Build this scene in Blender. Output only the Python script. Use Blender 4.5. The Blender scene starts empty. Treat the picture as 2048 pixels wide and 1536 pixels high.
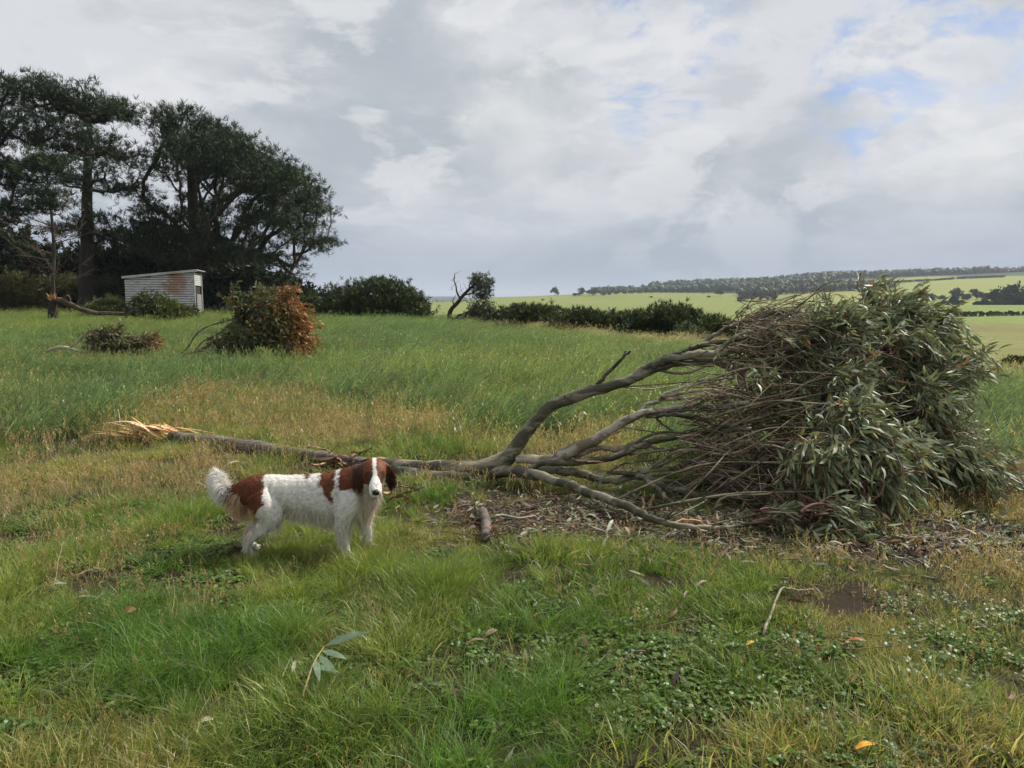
import bpy, math, random
import numpy as np
from mathutils import Vector, Matrix, Euler

rng = np.random.default_rng(11)
random.seed(11)
sc = bpy.context.scene
C = sc.collection
R = math.radians

# ------------------------------------------------------------------ camera
FPX, CX, CY, HOR, EYE = 1490.0, 1024.0, 768.0, 605.0, 1.6
PITCH = math.atan((CY - HOR) / FPX)
cam_d = bpy.data.cameras.new('camera')
cam_d.sensor_width = 36.0
cam_d.lens = FPX / 2048.0 * 36.0
cam_d.clip_start, cam_d.clip_end = 0.05, 30000
cam = bpy.data.objects.new('camera', cam_d)
C.objects.link(cam)
cam.location = (0, 0, EYE)
cam.rotation_euler = (R(90) - PITCH, 0, 0)
sc.camera = cam

# ------------------------------------------------------------------ exposure
sc.view_settings.view_transform = 'Standard'
sc.view_settings.look = 'None'
sc.view_settings.gamma = 1.0
sc.view_settings.use_curve_mapping = False
sc.view_settings.exposure = 0.6
sc.cycles.max_bounces = 6
sc.cycles.diffuse_bounces = 3
sc.cycles.glossy_bounces = 2
sc.cycles.transmission_bounces = 3
sc.cycles.transparent_max_bounces = 6
sc.cycles.volume_bounces = 0
sc.cycles.use_denoising = True

# ------------------------------------------------------------------ sun
SUN_DIR = Vector((0.70, 0.42, 0.80)).normalized()      # towards the sun, behind and to the right
sun_d = bpy.data.lights.new('sun', 'SUN')
sun_d.energy = 4.2
sun_d.angle = R(5)
sun_d.color = (1.0, 0.95, 0.86)
sun = bpy.data.objects.new('sun', sun_d)
C.objects.link(sun)
sun.rotation_euler = SUN_DIR.to_track_quat('Z', 'Y').to_euler()
SUN_EL = math.asin(SUN_DIR.z)
SUN_AZ = math.atan2(SUN_DIR.x, SUN_DIR.y)

# ------------------------------------------------------------------ node helper
def nd(nt, typ, ins=None, **props):
    n = nt.nodes.new(typ)
    for k, v in props.items():
        setattr(n, k, v)
    for k, v in (ins or {}).items():
        s = n.inputs[k]
        if isinstance(v, bpy.types.NodeSocket):
            nt.links.new(v, s)
        else:
            if isinstance(v, tuple) and len(v) == 3 and s.type == 'RGBA':
                v = v + (1,)
            s.default_value = v
    return n

def mth(nt, op, a, b=0.0, clamp=False):
    n = nd(nt, 'ShaderNodeMath', {0: a, 1: b}, operation=op)
    n.use_clamp = clamp
    return n.outputs[0]

def ramp(nt, fac, a, b, ca, cb):
    """smooth ramp from ca at a to cb at b"""
    m = nd(nt, 'ShaderNodeMapRange', {0: fac, 1: a, 2: b, 3: 0.0, 4: 1.0}, interpolation_type='SMOOTHSTEP')
    return mix(nt, m.outputs[0], ca, cb)

def mix(nt, fac, a, b, blend='MIX'):
    n = nt.nodes.new('ShaderNodeMix')
    n.data_type = 'RGBA'
    n.blend_type = blend
    for i, v in ((0, fac), (6, a), (7, b)):
        if isinstance(v, bpy.types.NodeSocket):
            nt.links.new(v, n.inputs[i])
        else:
            if isinstance(v, tuple) and len(v) == 3:
                v = v + (1,)
            n.inputs[i].default_value = v
    return n.outputs[2]

def smooth(nt, v, a, b):
    return nd(nt, 'ShaderNodeMapRange', {0: v, 1: a, 2: b, 3: 0.0, 4: 1.0}, interpolation_type='SMOOTHSTEP').outputs[0]

# ------------------------------------------------------------------ world
def pix_dir(u, v):
    d = Vector(((u - CX) / FPX, 1.0, -(v - CY) / FPX))
    c, s = math.cos(-PITCH), math.sin(-PITCH)
    return Vector((d.x, d.y * c - d.z * s, d.y * s + d.z * c)).normalized()

world = bpy.data.worlds.new('World')
sc.world = world
world.use_nodes = True
wt = world.node_tree
wt.nodes.clear()
tc = nd(wt, 'ShaderNodeTexCoord')
dirv = tc.outputs['Generated']
sep = nd(wt, 'ShaderNodeSeparateXYZ', {0: dirv})
zc = mth(wt, 'MAXIMUM', sep.outputs[2], 0.0)
den = mth(wt, 'ADD', zc, 0.30)
px = mth(wt, 'DIVIDE', sep.outputs[0], den)
py = mth(wt, 'DIVIDE', sep.outputs[1], den)
cp = nd(wt, 'ShaderNodeCombineXYZ', {0: px, 1: py, 2: 0.0}).outputs[0]
warp = nd(wt, 'ShaderNodeTexNoise', {'Vector': cp, 'Scale': 1.6, 'Detail': 5.0}, noise_dimensions='3D')
wv = nd(wt, 'ShaderNodeVectorMath', {0: warp.outputs['Color'], 1: (0.5, 0.5, 0.5)}, operation='SUBTRACT').outputs[0]
wv = nd(wt, 'ShaderNodeVectorMath', {0: wv, 'Scale': 0.22}, operation='SCALE').outputs[0]
cpw = nd(wt, 'ShaderNodeVectorMath', {0: cp, 1: wv}, operation='ADD').outputs[0]
dst = nd(wt, 'ShaderNodeVectorMath', {0: dirv, 1: (1.0, 1.0, 2.1)}, operation='MULTIPLY').outputs[0]
dw = nd(wt, 'ShaderNodeVectorMath', {0: dst, 1: wv}, operation='ADD').outputs[0]
n_big = nd(wt, 'ShaderNodeTexNoise', {'Vector': nd(wt, 'ShaderNodeVectorMath', {0: dw, 1: (3.1, 0.4, 1.7)}, operation='ADD').outputs[0], 'Scale': 2.9, 'Detail': 12.0, 'Roughness': 0.56}).outputs[0]
n_fine = nd(wt, 'ShaderNodeTexNoise', {'Vector': nd(wt, 'ShaderNodeVectorMath', {0: dw, 1: (7.3, 2.1, 4.0)}, operation='ADD').outputs[0], 'Scale': 6.5, 'Detail': 12.0, 'Roughness': 0.58}).outputs[0]
d_fine = nd(wt, 'ShaderNodeTexNoise', {'Vector': dirv, 'Scale': 9.0, 'Detail': 8.0, 'Roughness': 0.6}).outputs[0]

def spot(u, v, inner, outer):
    """1 inside a cone around the pixel's direction, 0 outside (the edge is torn by noise)"""
    d = pix_dir(u, v)
    dp = nd(wt, 'ShaderNodeVectorMath', {0: dirv, 1: tuple(d)}, operation='DISTANCE').outputs['Value']
    dp = mth(wt, 'ADD', dp, mth(wt, 'MULTIPLY', mth(wt, 'SUBTRACT', d_fine, 0.5), 0.42))
    return smooth(wt, dp, outer, inner)

def vmax(*a):
    r = a[0]
    for b in a[1:]:
        r = mth(wt, 'MAXIMUM', r, b)
    return r

sky = nd(wt, 'ShaderNodeTexSky', sky_type='NISHITA')
sky.sun_disc = False
sky.sun_elevation = SUN_EL
sky.sun_rotation = SUN_AZ
sky.air_density, sky.dust_density, sky.ozone_density = 1.2, 1.0, 2.0
blue = mix(wt, 0.6, sky.outputs[0], (2.0, 3.1, 6.2))
# layered stratus: grey undersides against lighter, thinner cloud
cloud = ramp(wt, n_big, 0.40, 0.60, (3.75, 4.15, 4.55), (5.8, 5.95, 6.25))
cloud = mix(wt, mth(wt, 'MULTIPLY', smooth(wt, n_fine, 0.52, 0.62), 0.55), cloud, (6.9, 6.95, 7.05))
cloud = mix(wt, mth(wt, 'MULTIPLY', smooth(wt, n_fine, 0.48, 0.36), 0.5), cloud, (3.9, 4.25, 4.7))
# cloud thins to show blue: a general sparse gap noise plus the gaps that stand in view
gap_n = smooth(wt, n_big, 0.36, 0.28)
gap_s = vmax(spot(1300, 120, 0.02, 0.12), spot(1850, 120, 0.02, 0.11), spot(1730, 185, 0.01, 0.08), spot(1870, 215, 0.01, 0.06), spot(1960, 25, 0.02, 0.08))
gap = mth(wt, 'MULTIPLY', mth(wt, 'MULTIPLY', vmax(gap_n, gap_s), mth(wt, 'MULTIPLY', smooth(wt, n_fine, 0.57, 0.47), smooth(wt, nd(wt, 'ShaderNodeTexNoise', {'Vector': dw, 'Scale': 15.0, 'Detail': 8.0, 'Roughness': 0.6}).outputs[0], 0.60, 0.42))), 0.85, True)
col = mix(wt, gap, cloud, blue)
# bright puffs low on the right and the thin bright break in the middle
puff = vmax(spot(1530, 470, 0.0, 0.075), mth(wt, 'MULTIPLY', spot(1080, 260, -0.02, 0.16), 0.8), mth(wt, 'MULTIPLY', spot(1900, 170, 0, 0.1), 0.5), mth(wt, 'MULTIPLY', spot(2010, 330, 0, 0.14), 0.7))
col = mix(wt, mth(wt, 'MULTIPLY', puff, 0.55), col, (7.6, 7.6, 7.5))
# rain-grey band above the horizon all the way round
band = smooth(wt, sep.outputs[2], 0.17, 0.0)
col = mix(wt, mth(wt, 'MULTIPLY', band, 0.88), col, (2.75, 3.3, 4.2))
bg = nd(wt, 'ShaderNodeBackground', {'Color': col, 'Strength': 0.08})
wo = nd(wt, 'ShaderNodeOutputWorld', {'Surface': bg.outputs[0]})

# ------------------------------------------------------------------ small maths
def P(u, v, y):
    """pixel at depth y (metres ahead of the camera along the ground) -> world point"""
    d = pix_dir(u, v)
    return np.array([d.x / d.y * y, y, EYE + d.z / d.y * y])

def PP(pts):
    return np.array([P(*p) for p in pts])

def hash2(ix, iy, seed):
    n = np.sin(ix * 127.1 + iy * 311.7 + seed * 74.7) * 43758.5453
    return n - np.floor(n)

def vnoise(x, y, seed=0):
    ix, iy = np.floor(x), np.floor(y)
    fx, fy = x - ix, y - iy
    fx, fy = fx * fx * (3 - 2 * fx), fy * fy * (3 - 2 * fy)
    a, b = hash2(ix, iy, seed), hash2(ix + 1, iy, seed)
    c, d = hash2(ix, iy + 1, seed), hash2(ix + 1, iy + 1, seed)
    return (a * (1 - fx) + b * fx) * (1 - fy) + (c * (1 - fx) + d * fx) * fy

def fbm(x, y, seed=0, oct=4):
    s, a, t = 0, 1.0, 0
    for k in range(oct):
        s = s + a * vnoise(x * 2 ** k, y * 2 ** k, seed + k)
        t += a
        a *= 0.5
    return s / t

def sstep(a, b, x):
    t = np.clip((x - a) / (b - a), 0, 1)
    return t * t * (3 - 2 * t)

def unit(v):
    return v / np.maximum(np.linalg.norm(v, axis=-1, keepdims=True), 1e-9)

def catmull(Q, n):
    Q = np.asarray(Q, float)
    if len(Q) < 3:
        t = np.linspace(0, 1, n)[:, None]
        return Q[0] * (1 - t) + Q[-1] * t
    E = np.vstack([2 * Q[0] - Q[1], Q, 2 * Q[-1] - Q[-2]])
    t = np.linspace(0, len(Q) - 1 - 1e-6, n)
    i = t.astype(int)
    f = (t - i)[:, None]
    p0, p1, p2, p3 = E[i], E[i + 1], E[i + 2], E[i + 3]
    return 0.5 * (2 * p1 + (p2 - p0) * f + (2 * p0 - 5 * p1 + 4 * p2 - p3) * f ** 2 + (3 * p1 - p0 - 3 * p2 + p3) * f ** 3)

def in_poly(pts, poly):
    x, y = pts[:, 0], pts[:, 1]
    res = np.zeros(len(pts), bool)
    n = len(poly)
    for i in range(n):
        x1, y1 = poly[i]
        x2, y2 = poly[(i + 1) % n]
        c = ((y1 > y) != (y2 > y)) & (x < (x2 - x1) * (y - y1) / (y2 - y1 + 1e-12) + x1)
        res ^= c
    return res

# ------------------------------------------------------------------ mesh builder
class MB:
    def __init__(s):
        s.v, s.t, s.q, s.c, s.n = [], [], [], [], 0
    def add(s, v, tris=None, quads=None, col=None):
        v = np.asarray(v, float).reshape(-1, 3)
        s.v.append(v)
        if tris is not None and len(tris):
            s.t.append(np.asarray(tris, int).reshape(-1, 3) + s.n)
        if quads is not None and len(quads):
            s.q.append(np.asarray(quads, int).reshape(-1, 4) + s.n)
        c = np.ones((len(v), 3)) if col is None else np.broadcast_to(np.asarray(col, float), (len(v), 3))
        s.c.append(c)
        s.n += len(v)
    def mesh(s, name, smooth=True):
        me = bpy.data.meshes.new(name)
        v = np.concatenate(s.v)
        t = np.concatenate(s.t) if s.t else np.zeros((0, 3), int)
        q = np.concatenate(s.q) if s.q else np.zeros((0, 4), int)
        me.vertices.add(len(v))
        me.vertices.foreach_set('co', v.astype(np.float32).ravel())
        li = np.concatenate([t.ravel(), q.ravel()]).astype(np.int32)
        me.loops.add(len(li))
        me.loops.foreach_set('vertex_index', li)
        tot = np.concatenate([np.full(len(t), 3), np.full(len(q), 4)]).astype(np.int32)
        me.polygons.add(len(tot))
        me.polygons.foreach_set('loop_start', (np.cumsum(tot) - tot).astype(np.int32))
        me.polygons.foreach_set('loop_total', tot)
        me.polygons.foreach_set('use_smooth', np.full(len(tot), smooth))
        me.update(calc_edges=True)
        ca = me.color_attributes.new('Col', 'FLOAT_COLOR', 'POINT')
        c4 = np.ones((len(v), 4), np.float32)
        c4[:, :3] = np.concatenate(s.c)
        ca.data.foreach_set('color', c4.ravel())
        return me
    def build(s, name, mat, parent=None, smooth=True, loc=None):
        me = s.mesh(name, smooth)
        me.materials.append(mat)
        return link(name, me, parent, loc)

def link(name, me, parent=None, loc=None):
    o = bpy.data.objects.new(name, me)
    C.objects.link(o)
    if parent is not None:
        o.parent = parent
        if loc is None:                       # verts are in world space: undo the parent's offset
            o.location = (-parent.location[0], -parent.location[1], -parent.location[2])
    if loc is not None:
        o.location = loc
    return o

def tag(o, label=None, cat=None, group=None, kind=None):
    if label: o['label'] = label
    if cat: o['category'] = cat
    if group: o['group'] = group
    if kind: o['kind'] = kind
    return o

def thing(name, loc, label, cat, group=None):
    o = bpy.data.objects.new(name, None)
    C.objects.link(o)
    o.location = tuple(float(x) for x in loc)
    o.empty_display_size = 0.2
    return tag(o, label, cat, group)

def tube(mb, pts, rad, seg=7, col=None, rough=0.0, cap=True, flat=1.0):
    pts = np.asarray(pts, float)
    n = len(pts)
    rad = np.broadcast_to(np.asarray(rad, float), (n,))
    T = unit(np.gradient(pts, axis=0))
    up = np.array([0, 0, 1.0]) if abs(T[0][2]) < 0.9 else np.array([1.0, 0, 0])
    a = np.cross(T[0], up); a /= np.linalg.norm(a)
    A, B = [], []
    for i in range(n):
        a = a - T[i] * a.dot(T[i]); a /= max(np.linalg.norm(a), 1e-9)
        A.append(a); B.append(np.cross(T[i], a))
    A, B = np.array(A), np.array(B)
    th = np.linspace(0, 2 * np.pi, seg, endpoint=False)
    rr = rad[:, None] * (1 + rough * rng.normal(size=(n, seg)))
    V = pts[:, None] + A[:, None] * (np.cos(th)[None, :, None] * rr[..., None]) + B[:, None] * (np.sin(th)[None, :, None] * rr[..., None] * flat)
    V = V.reshape(-1, 3)
    i = np.arange(n - 1)[:, None] * seg
    j = np.arange(seg)[None, :]
    j2 = (j + 1) % seg
    quads = np.stack([i + j, i + j2, i + seg + j2, i + seg + j], -1).reshape(-1, 4)
    tris = []
    if cap:
        V = np.vstack([V, pts[0], pts[-1]])
        k = n * seg
        for a_ in range(seg):
            b_ = (a_ + 1) % seg
            tris.append((b_, a_, k))
            tris.append(((n - 1) * seg + a_, (n - 1) * seg + b_, k + 1))
    c = None
    if col is not None:
        col = np.asarray(col, float)
        if col.ndim == 2:
            c = np.repeat(col, seg, 0)
            if cap: c = np.vstack([c, col[0], col[-1]])
        else:
            c = col
    mb.add(V, tris, quads, c)

def leaves(mb, base, d, up, L, W, col, curl=0.15, near=True):
    """many leaves at once: near ones have six points along a curved blade, far ones four"""
    base, d, up = np.asarray(base, float), unit(np.asarray(d, float)), np.asarray(up, float)
    n = len(base)
    L = np.broadcast_to(np.asarray(L, float), (n,))[:, None]
    W = np.broadcast_to(np.asarray(W, float), (n,))[:, None]
    s = unit(np.cross(d, up) + 1e-6)
    nn = np.cross(s, d)
    col = np.broadcast_to(np.asarray(col, float), (n, 3))
    if near:
        f1, f2 = 0.3, 0.68
        a = base + d * L * f1 + nn * L * curl * 0.6
        b = base + d * L * f2 + nn * L * curl * 0.7
        tip = base + d * L - nn * L * curl * 0.4
        V = np.stack([base, a + s * W * .5, a - s * W * .5, b + s * W * .4, b - s * W * .4, tip], 1).reshape(-1, 3)
        o = np.arange(n)[:, None] * 6
        tris = np.concatenate([o + np.array([0, 1, 2]), o + np.array([3, 5, 4])])
        quads = o + np.array([1, 3, 4, 2])
        mb.add(V, tris, quads, np.repeat(col, 6, 0))
    else:
        m = base + d * L * 0.5 + nn * L * curl
        V = np.stack([base, m + s * W * .5, base + d * L, m - s * W * .5], 1).reshape(-1, 3)
        o = np.arange(n)[:, None] * 4
        mb.add(V, None, o + np.array([0, 1, 2, 3]), np.repeat(col, 4, 0))

def rdir(n, z0=-1.0):
    v = unit(rng.normal(size=(n, 3)))
    v[:, 2] = np.where(v[:, 2] < z0, -v[:, 2], v[:, 2])
    return v

# ------------------------------------------------------------------ materials
def new_mat(name):
    m = bpy.data.materials.new(name)
    m.use_nodes = True
    m.node_tree.nodes.clear()
    return m, m.node_tree

def leaf_mat(name, rough=0.5, trans=0.35, spec=0.35, instanced=False, var=0.25, scale=30.0):
    m, nt = new_mat(name)
    c = nd(nt, 'ShaderNodeAttribute', attribute_name='Col').outputs['Color']
    if instanced:
        t = nd(nt, 'ShaderNodeAttribute', attribute_name='tint', attribute_type='INSTANCER').outputs['Color']
        c = mix(nt, 1.0, c, t, 'MULTIPLY')
    geo = nd(nt, 'ShaderNodeNewGeometry')
    nz = nd(nt, 'ShaderNodeTexNoise', {'Vector': geo.outputs['Position'], 'Scale': scale, 'Detail': 2.0}).outputs[0]
    k = nd(nt, 'ShaderNodeMapRange', {0: nz, 1: 0.3, 2: 0.7, 3: 1 - var, 4: 1 + var}).outputs[0]
    kc = nd(nt, 'ShaderNodeCombineXYZ', {0: k, 1: k, 2: k}).outputs[0]
    c = mix(nt, 1.0, c, kc, 'MULTIPLY')
    p = nd(nt, 'ShaderNodeBsdfPrincipled', {'Base Color': c, 'Roughness': rough, 'Specular IOR Level': spec})
    tr = nd(nt, 'ShaderNodeBsdfTranslucent', {'Color': mix(nt, 1.0, c, (1.1, 1.18, 0.7), 'MULTIPLY')})
    sh = nd(nt, 'ShaderNodeMixShader', {0: trans, 1: p.outputs[0], 2: tr.outputs[0]})
    nd(nt, 'ShaderNodeOutputMaterial', {'Surface': sh.outputs[0]})
    return m

def bark_mat(name, c1, c2, c3, scale=6.0, rough=0.75, bump=0.4, stretch=(1, 1, 1), spots=0.6):
    m, nt = new_mat(name)
    tcn = nd(nt, 'ShaderNodeTexCoord')
    mp = nd(nt, 'ShaderNodeMapping', {'Vector': tcn.outputs['Object'], 'Scale': stretch})
    a = nd(nt, 'ShaderNodeTexNoise', {'Vector': mp.outputs[0], 'Scale': scale, 'Detail': 6.0, 'Roughness': 0.6}).outputs[0]
    b = nd(nt, 'ShaderNodeTexNoise', {'Vector': mp.outputs[0], 'Scale': scale * 3.1, 'Detail': 5.0, 'Roughness': 0.65, 'Distortion': 0.6}).outputs[0]
    c = mix(nt, smooth(nt, a, 0.45, 0.56), c1, c2)
    c = mix(nt, mth(nt, 'MULTIPLY', smooth(nt, b, 0.55, 0.68), spots), c, c3)
    vc = nd(nt, 'ShaderNodeAttribute', attribute_name='Col').outputs['Color']
    c = mix(nt, 1.0, c, vc, 'MULTIPLY')
    bp = nd(nt, 'ShaderNodeBump', {'Height': b, 'Strength': bump, 'Distance': 0.02})
    p = nd(nt, 'ShaderNodeBsdfPrincipled', {'Base Color': c, 'Roughness': rough, 'Normal': bp.outputs[0], 'Specular IOR Level': 0.3})
    nd(nt, 'ShaderNodeOutputMaterial', {'Surface': p.outputs[0]})
    return m

def plain_mat(name, col, rough=0.7, var=0.3, scale=12.0, bump=0.2, attr=True, spec=0.3):
    m, nt = new_mat(name)
    tcn = nd(nt, 'ShaderNodeTexCoord')
    a = nd(nt, 'ShaderNodeTexNoise', {'Vector': tcn.outputs['Object'], 'Scale': scale, 'Detail': 6.0, 'Roughness': 0.6}).outputs[0]
    k = nd(nt, 'ShaderNodeMapRange', {0: a, 1: 0.3, 2: 0.7, 3: 1 - var, 4: 1 + var}).outputs[0]
    kc = nd(nt, 'ShaderNodeCombineXYZ', {0: k, 1: k, 2: k}).outputs[0]
    c = mix(nt, 1.0, col, kc, 'MULTIPLY')
    if attr:
        c = mix(nt, 1.0, c, nd(nt, 'ShaderNodeAttribute', attribute_name='Col').outputs['Color'], 'MULTIPLY')
    bp = nd(nt, 'ShaderNodeBump', {'Height': a, 'Strength': bump, 'Distance': 0.02})
    p = nd(nt, 'ShaderNodeBsdfPrincipled', {'Base Color': c, 'Roughness': rough, 'Normal': bp.outputs[0], 'Specular IOR Level': spec})
    nd(nt, 'ShaderNodeOutputMaterial', {'Surface': p.outputs[0]})
    return m

M = {}
M['grass'] = leaf_mat('grass', 0.42, 0.45, 0.4, instanced=True, var=0.2, scale=8)
M['gum_leaf'] = leaf_mat('gum_leaf', 0.52, 0.18, 0.28, var=0.25, scale=25)
M['litter'] = leaf_mat('litter', 0.6, 0.1, 0.35, var=0.3, scale=25)
M['needle'] = leaf_mat('needle', 0.55, 0.2, 0.3, var=0.3, scale=1.2)
M['shrub_leaf'] = leaf_mat('shrub_leaf', 0.5, 0.25, 0.35, var=0.3, scale=1.6)
M['far_leaf'] = leaf_mat('far_leaf', 0.6, 0.1, 0.2, var=0.25, scale=0.05)
M['gum_bark'] = bark_mat('gum_bark', (0.065, 0.062, 0.036), (0.23, 0.205, 0.14), (0.05, 0.03, 0.022), scale=6, rough=0.5, bump=0.6, stretch=(0.3, 1.3, 1.3), spots=0.9)
M['gum_bark_pale'] = bark_mat('gum_bark_pale', (0.40, 0.355, 0.28), (0.17, 0.145, 0.095), (0.07, 0.04, 0.03), scale=7, rough=0.5, bump=0.6, stretch=(0.4, 1, 1))
M['old_bark'] = bark_mat('old_bark', (0.12, 0.10, 0.08), (0.21, 0.185, 0.15), (0.05, 0.04, 0.032), scale=9, rough=0.85, bump=0.8, stretch=(0.3, 1.2, 1.2))
M['pine_bark'] = bark_mat('pine_bark', (0.035, 0.028, 0.023), (0.06, 0.048, 0.038), (0.02, 0.016, 0.013), scale=1.5, rough=0.9, bump=0.8, stretch=(1.5, 1.5, 0.4))
M['twig'] = plain_mat('twig', (1, 1, 1), 0.65, 0.35, 20, 0.2)
M['splinter'] = plain_mat('splinter', (0.60, 0.40, 0.20), 0.6, 0.3, 30, 0.4)
M['peeled_bark'] = plain_mat('peeled_bark', (1, 1, 1), 0.7, 0.35, 22, 0.4)

# ------------------------------------------------------------------ ground
FLAT = [(0, 0), (100, 0), (1000, -5), (9000, -20)]
LEFT = [(0, 0), (8, 0), (20, 0.0), (30, .15), (45, .55), (60, .75), (90, .8), (150, 0), (300, -8), (700, -10), (1500, 5), (4000, 38), (9000, 60)]
RIGHT = [(0, 0), (8, 0), (20, -.3), (26, -.9), (34, -1.4), (60, -2.8), (120, -5.2), (200, -5.1), (250, -4.3), (400, -.3), (450, .8), (600, -2), (800, 5), (1000, 16), (1200, 28), (1500, 45), (1800, 62), (2300, 55), (4000, 30), (9000, 30)]
COLS = [
 (-40000, FLAT), (-2600, FLAT), (-900, LEFT), (640, LEFT),
 (870, [(0, 0), (8, 0), (20, .05), (30, .2), (45, .35), (52, .2), (70, -1.5), (130, -8), (300, -13), (600, -9), (800, -3.5), (1000, 2), (1200, 0), (2000, -15), (4000, 34), (9000, 50)]),
 (1030, [(0, 0), (8, 0), (20, 0), (30, .1), (42, .1), (48, -.1), (65, -2), (130, -10), (300, -15), (500, -12.5), (700, -5.5), (900, 3), (1100, 9.5), (1300, 8), (2000, -10), (4000, 30), (9000, 40)]),
 (1250, [(0, 0), (8, 0), (20, -.1), (30, -.2), (38, -.3), (44, -.7), (60, -3), (130, -13), (300, -16), (500, -12), (700, -3.5), (900, 6), (1100, 14), (1250, 18), (1500, 27), (2000, 20), (4000, 20), (9000, 30)]),
 (1460, [(0, 0), (8, 0), (20, -.15), (30, -.25), (34, -.35), (40, -.8), (60, -3.5), (130, -11), (300, -14), (500, -9), (700, -2), (900, 5.5), (1100, 12), (1300, 21), (1700, 40), (2200, 40), (4000, 20), (9000, 30)]),
 (1700, [(0, 0), (8, 0), (20, -.2), (28, -.5), (36, -1.2), (60, -3), (130, -8), (250, -8), (400, -4), (450, -3), (600, -2), (800, 4), (1000, 15), (1200, 26), (1500, 41), (1800, 56), (2300, 52), (4000, 25), (9000, 30)]),
 (1880, RIGHT), (2900, RIGHT), (4000, FLAT), (40000, FLAT)]
RK = np.concatenate([np.linspace(0, 60, 61), np.geomspace(62, 9500, 150)])
AZK = np.array([math.atan((u - CX) / FPX) for u, _ in COLS])
AZK[0], AZK[-1] = -math.pi, math.pi
TAB = np.array([np.interp(RK, [a for a, _ in c], [b for _, b in c]) for _, c in COLS])
_k = np.array([1, 3, 5, 6, 5, 3, 1.0]); _k /= _k.sum()
for _i in range(len(TAB)):                    # round the knees of the profile
    _p = np.pad(TAB[_i], 3, mode='edge')
    TAB[_i] = np.convolve(_p, _k, 'valid')

def base_h(x, y):
    x, y = np.asarray(x, float), np.asarray(y, float)
    r, az = np.hypot(x, y), np.arctan2(x, y)
    ri = np.interp(r, RK, np.arange(len(RK)))
    ai = np.interp(az, AZK, np.arange(len(AZK)))
    r0 = np.clip(ri.astype(int), 0, len(RK) - 2); rf = ri - r0
    a0 = np.clip(ai.astype(int), 0, len(AZK) - 2); af = ai - a0
    af = af * af * (3 - 2 * af)
    return (TAB[a0, r0] * (1 - rf) + TAB[a0, r0 + 1] * rf) * (1 - af) + (TAB[a0 + 1, r0] * (1 - rf) + TAB[a0 + 1, r0 + 1] * rf) * af

def H(x, y):
    x, y = np.asarray(x, float), np.asarray(y, float)
    r = np.hypot(x, y)
    amp = np.clip(r / 2, 0.3, 1) * (1 - sstep(50, 120, r))
    h = base_h(x, y) + amp * (0.07 * (fbm(x * 0.9, y * 0.9, 3, 3) - 0.5) + 0.03 * (vnoise(x * 4, y * 4, 9) - 0.5))
    far = sstep(200, 800, r)
    return h + far * 9 * (fbm(x / 210, y / 210, 21, 3) - 0.5) * np.clip(r / 1200, 0, 1)

def G(u, v_or_none, y):
    """point on the ground under image column u at depth y"""
    x = (u - CX) / FPX * y / math.cos(PITCH) if False else P(u, 700, y)[0]
    return np.array([x, y, float(H(x, y))])

EDGE_U = [-900, 640, 870, 1000, 1250, 1460, 1650, 1880, 2048, 2900]
EDGE_R = [75, 52, 47, 43, 38.5, 34.5, 30, 26, 25, 25]
def edge_r(x, y):
    u = CX + FPX * x / np.maximum(y, 0.1)
    return np.interp(u, EDGE_U, EDGE_R) + 1.5 * (vnoise(x * 0.5, y * 0.5, 5) - 0.5)

def soil_mask(x, y):
    """bare and littered ground near the camera"""
    m = sstep(0.53, 0.64, fbm(x * 1.7 + 3, y * 1.7, 31, 4))
    wob = 0.5 * (fbm(x * 2.2, y * 2.2, 37, 3) - .5)
    e = sstep(1.25, .7, ((x - 0.95) / 1.15) ** 2 + ((y - 5.3) / 0.62) ** 2 + wob)      # under the crown
    e2 = sstep(1.25, .6, ((x - 2.4) / 1.5) ** 2 + ((y - 5.0) / 0.5) ** 2 + wob)
    e3 = np.exp(-(((x + 2.2) / 0.9) ** 2 + ((y - 4.2) / 0.35) ** 2)) * 0.8
    return np.clip(np.maximum(np.maximum(m * 0.85, e), np.maximum(e2, e3)), 0, 1)

az = np.concatenate([np.arange(-180, -46, 4.0), np.arange(-46, 46, 0.22), np.arange(46, 180.1, 4.0)])
rr = np.concatenate([[0.02], np.linspace(0.4, 12, 90), np.linspace(12.3, 60, 90)[0:], np.geomspace(62, 9300, 110)])
AZ, RR = np.meshgrid(np.radians(az), rr, indexing='ij')
X, Y = RR * np.sin(AZ), RR * np.cos(AZ)
Z = H(X, Y)
U = CX + FPX * np.where(np.cos(AZ) > 0.2, np.tan(AZ), np.sign(AZ) * 5)
ed = edge_r(X, np.maximum(Y, 0.1))
def colr(a): return np.array(a)[None, None, :]
n1 = fbm(X * 1.1, Y * 1.1, 40, 4)[..., None]
gc = colr((0.036, 0.030, 0.016)) * (1 - n1) + colr((0.05, 0.05, 0.02)) * n1
sm = soil_mask(X, Y)[..., None]
gc = gc * (1 - sm) + colr((0.038, 0.026, 0.018)) * sm
tall = sstep(9, 13, RR)[..., None]
gc = gc * (1 - tall) + colr((0.055, 0.09, 0.028)) * tall
fn = fbm(X / 60, Y / 60, 50, 4)[..., None]
fd = sstep(-1, 2, RR - ed)[..., None]
field = colr((0.13, 0.175, 0.03)) * (1 - fn) + colr((0.20, 0.205, 0.055)) * fn
rgt = sstep(1520, 1640, U)[..., None]
brown = sstep(255, 250, RR)[..., None]
stripe = (0.5 + 0.5 * np.sin(RR * 1.1 + 6 * fbm(X / 25, Y / 25, 60, 2)))[..., None]
f_r = brown * (colr((0.165, 0.165, 0.05)) * (1 - 0.12 * stripe) + colr((0.05, 0.06, 0.01)) * (fn - .5)) + (1 - brown) * (colr((0.12, 0.17, 0.032)) + colr((0.06, 0.05, 0.02)) * fn)
upper = sstep(650, 750, RR)[..., None]
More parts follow.
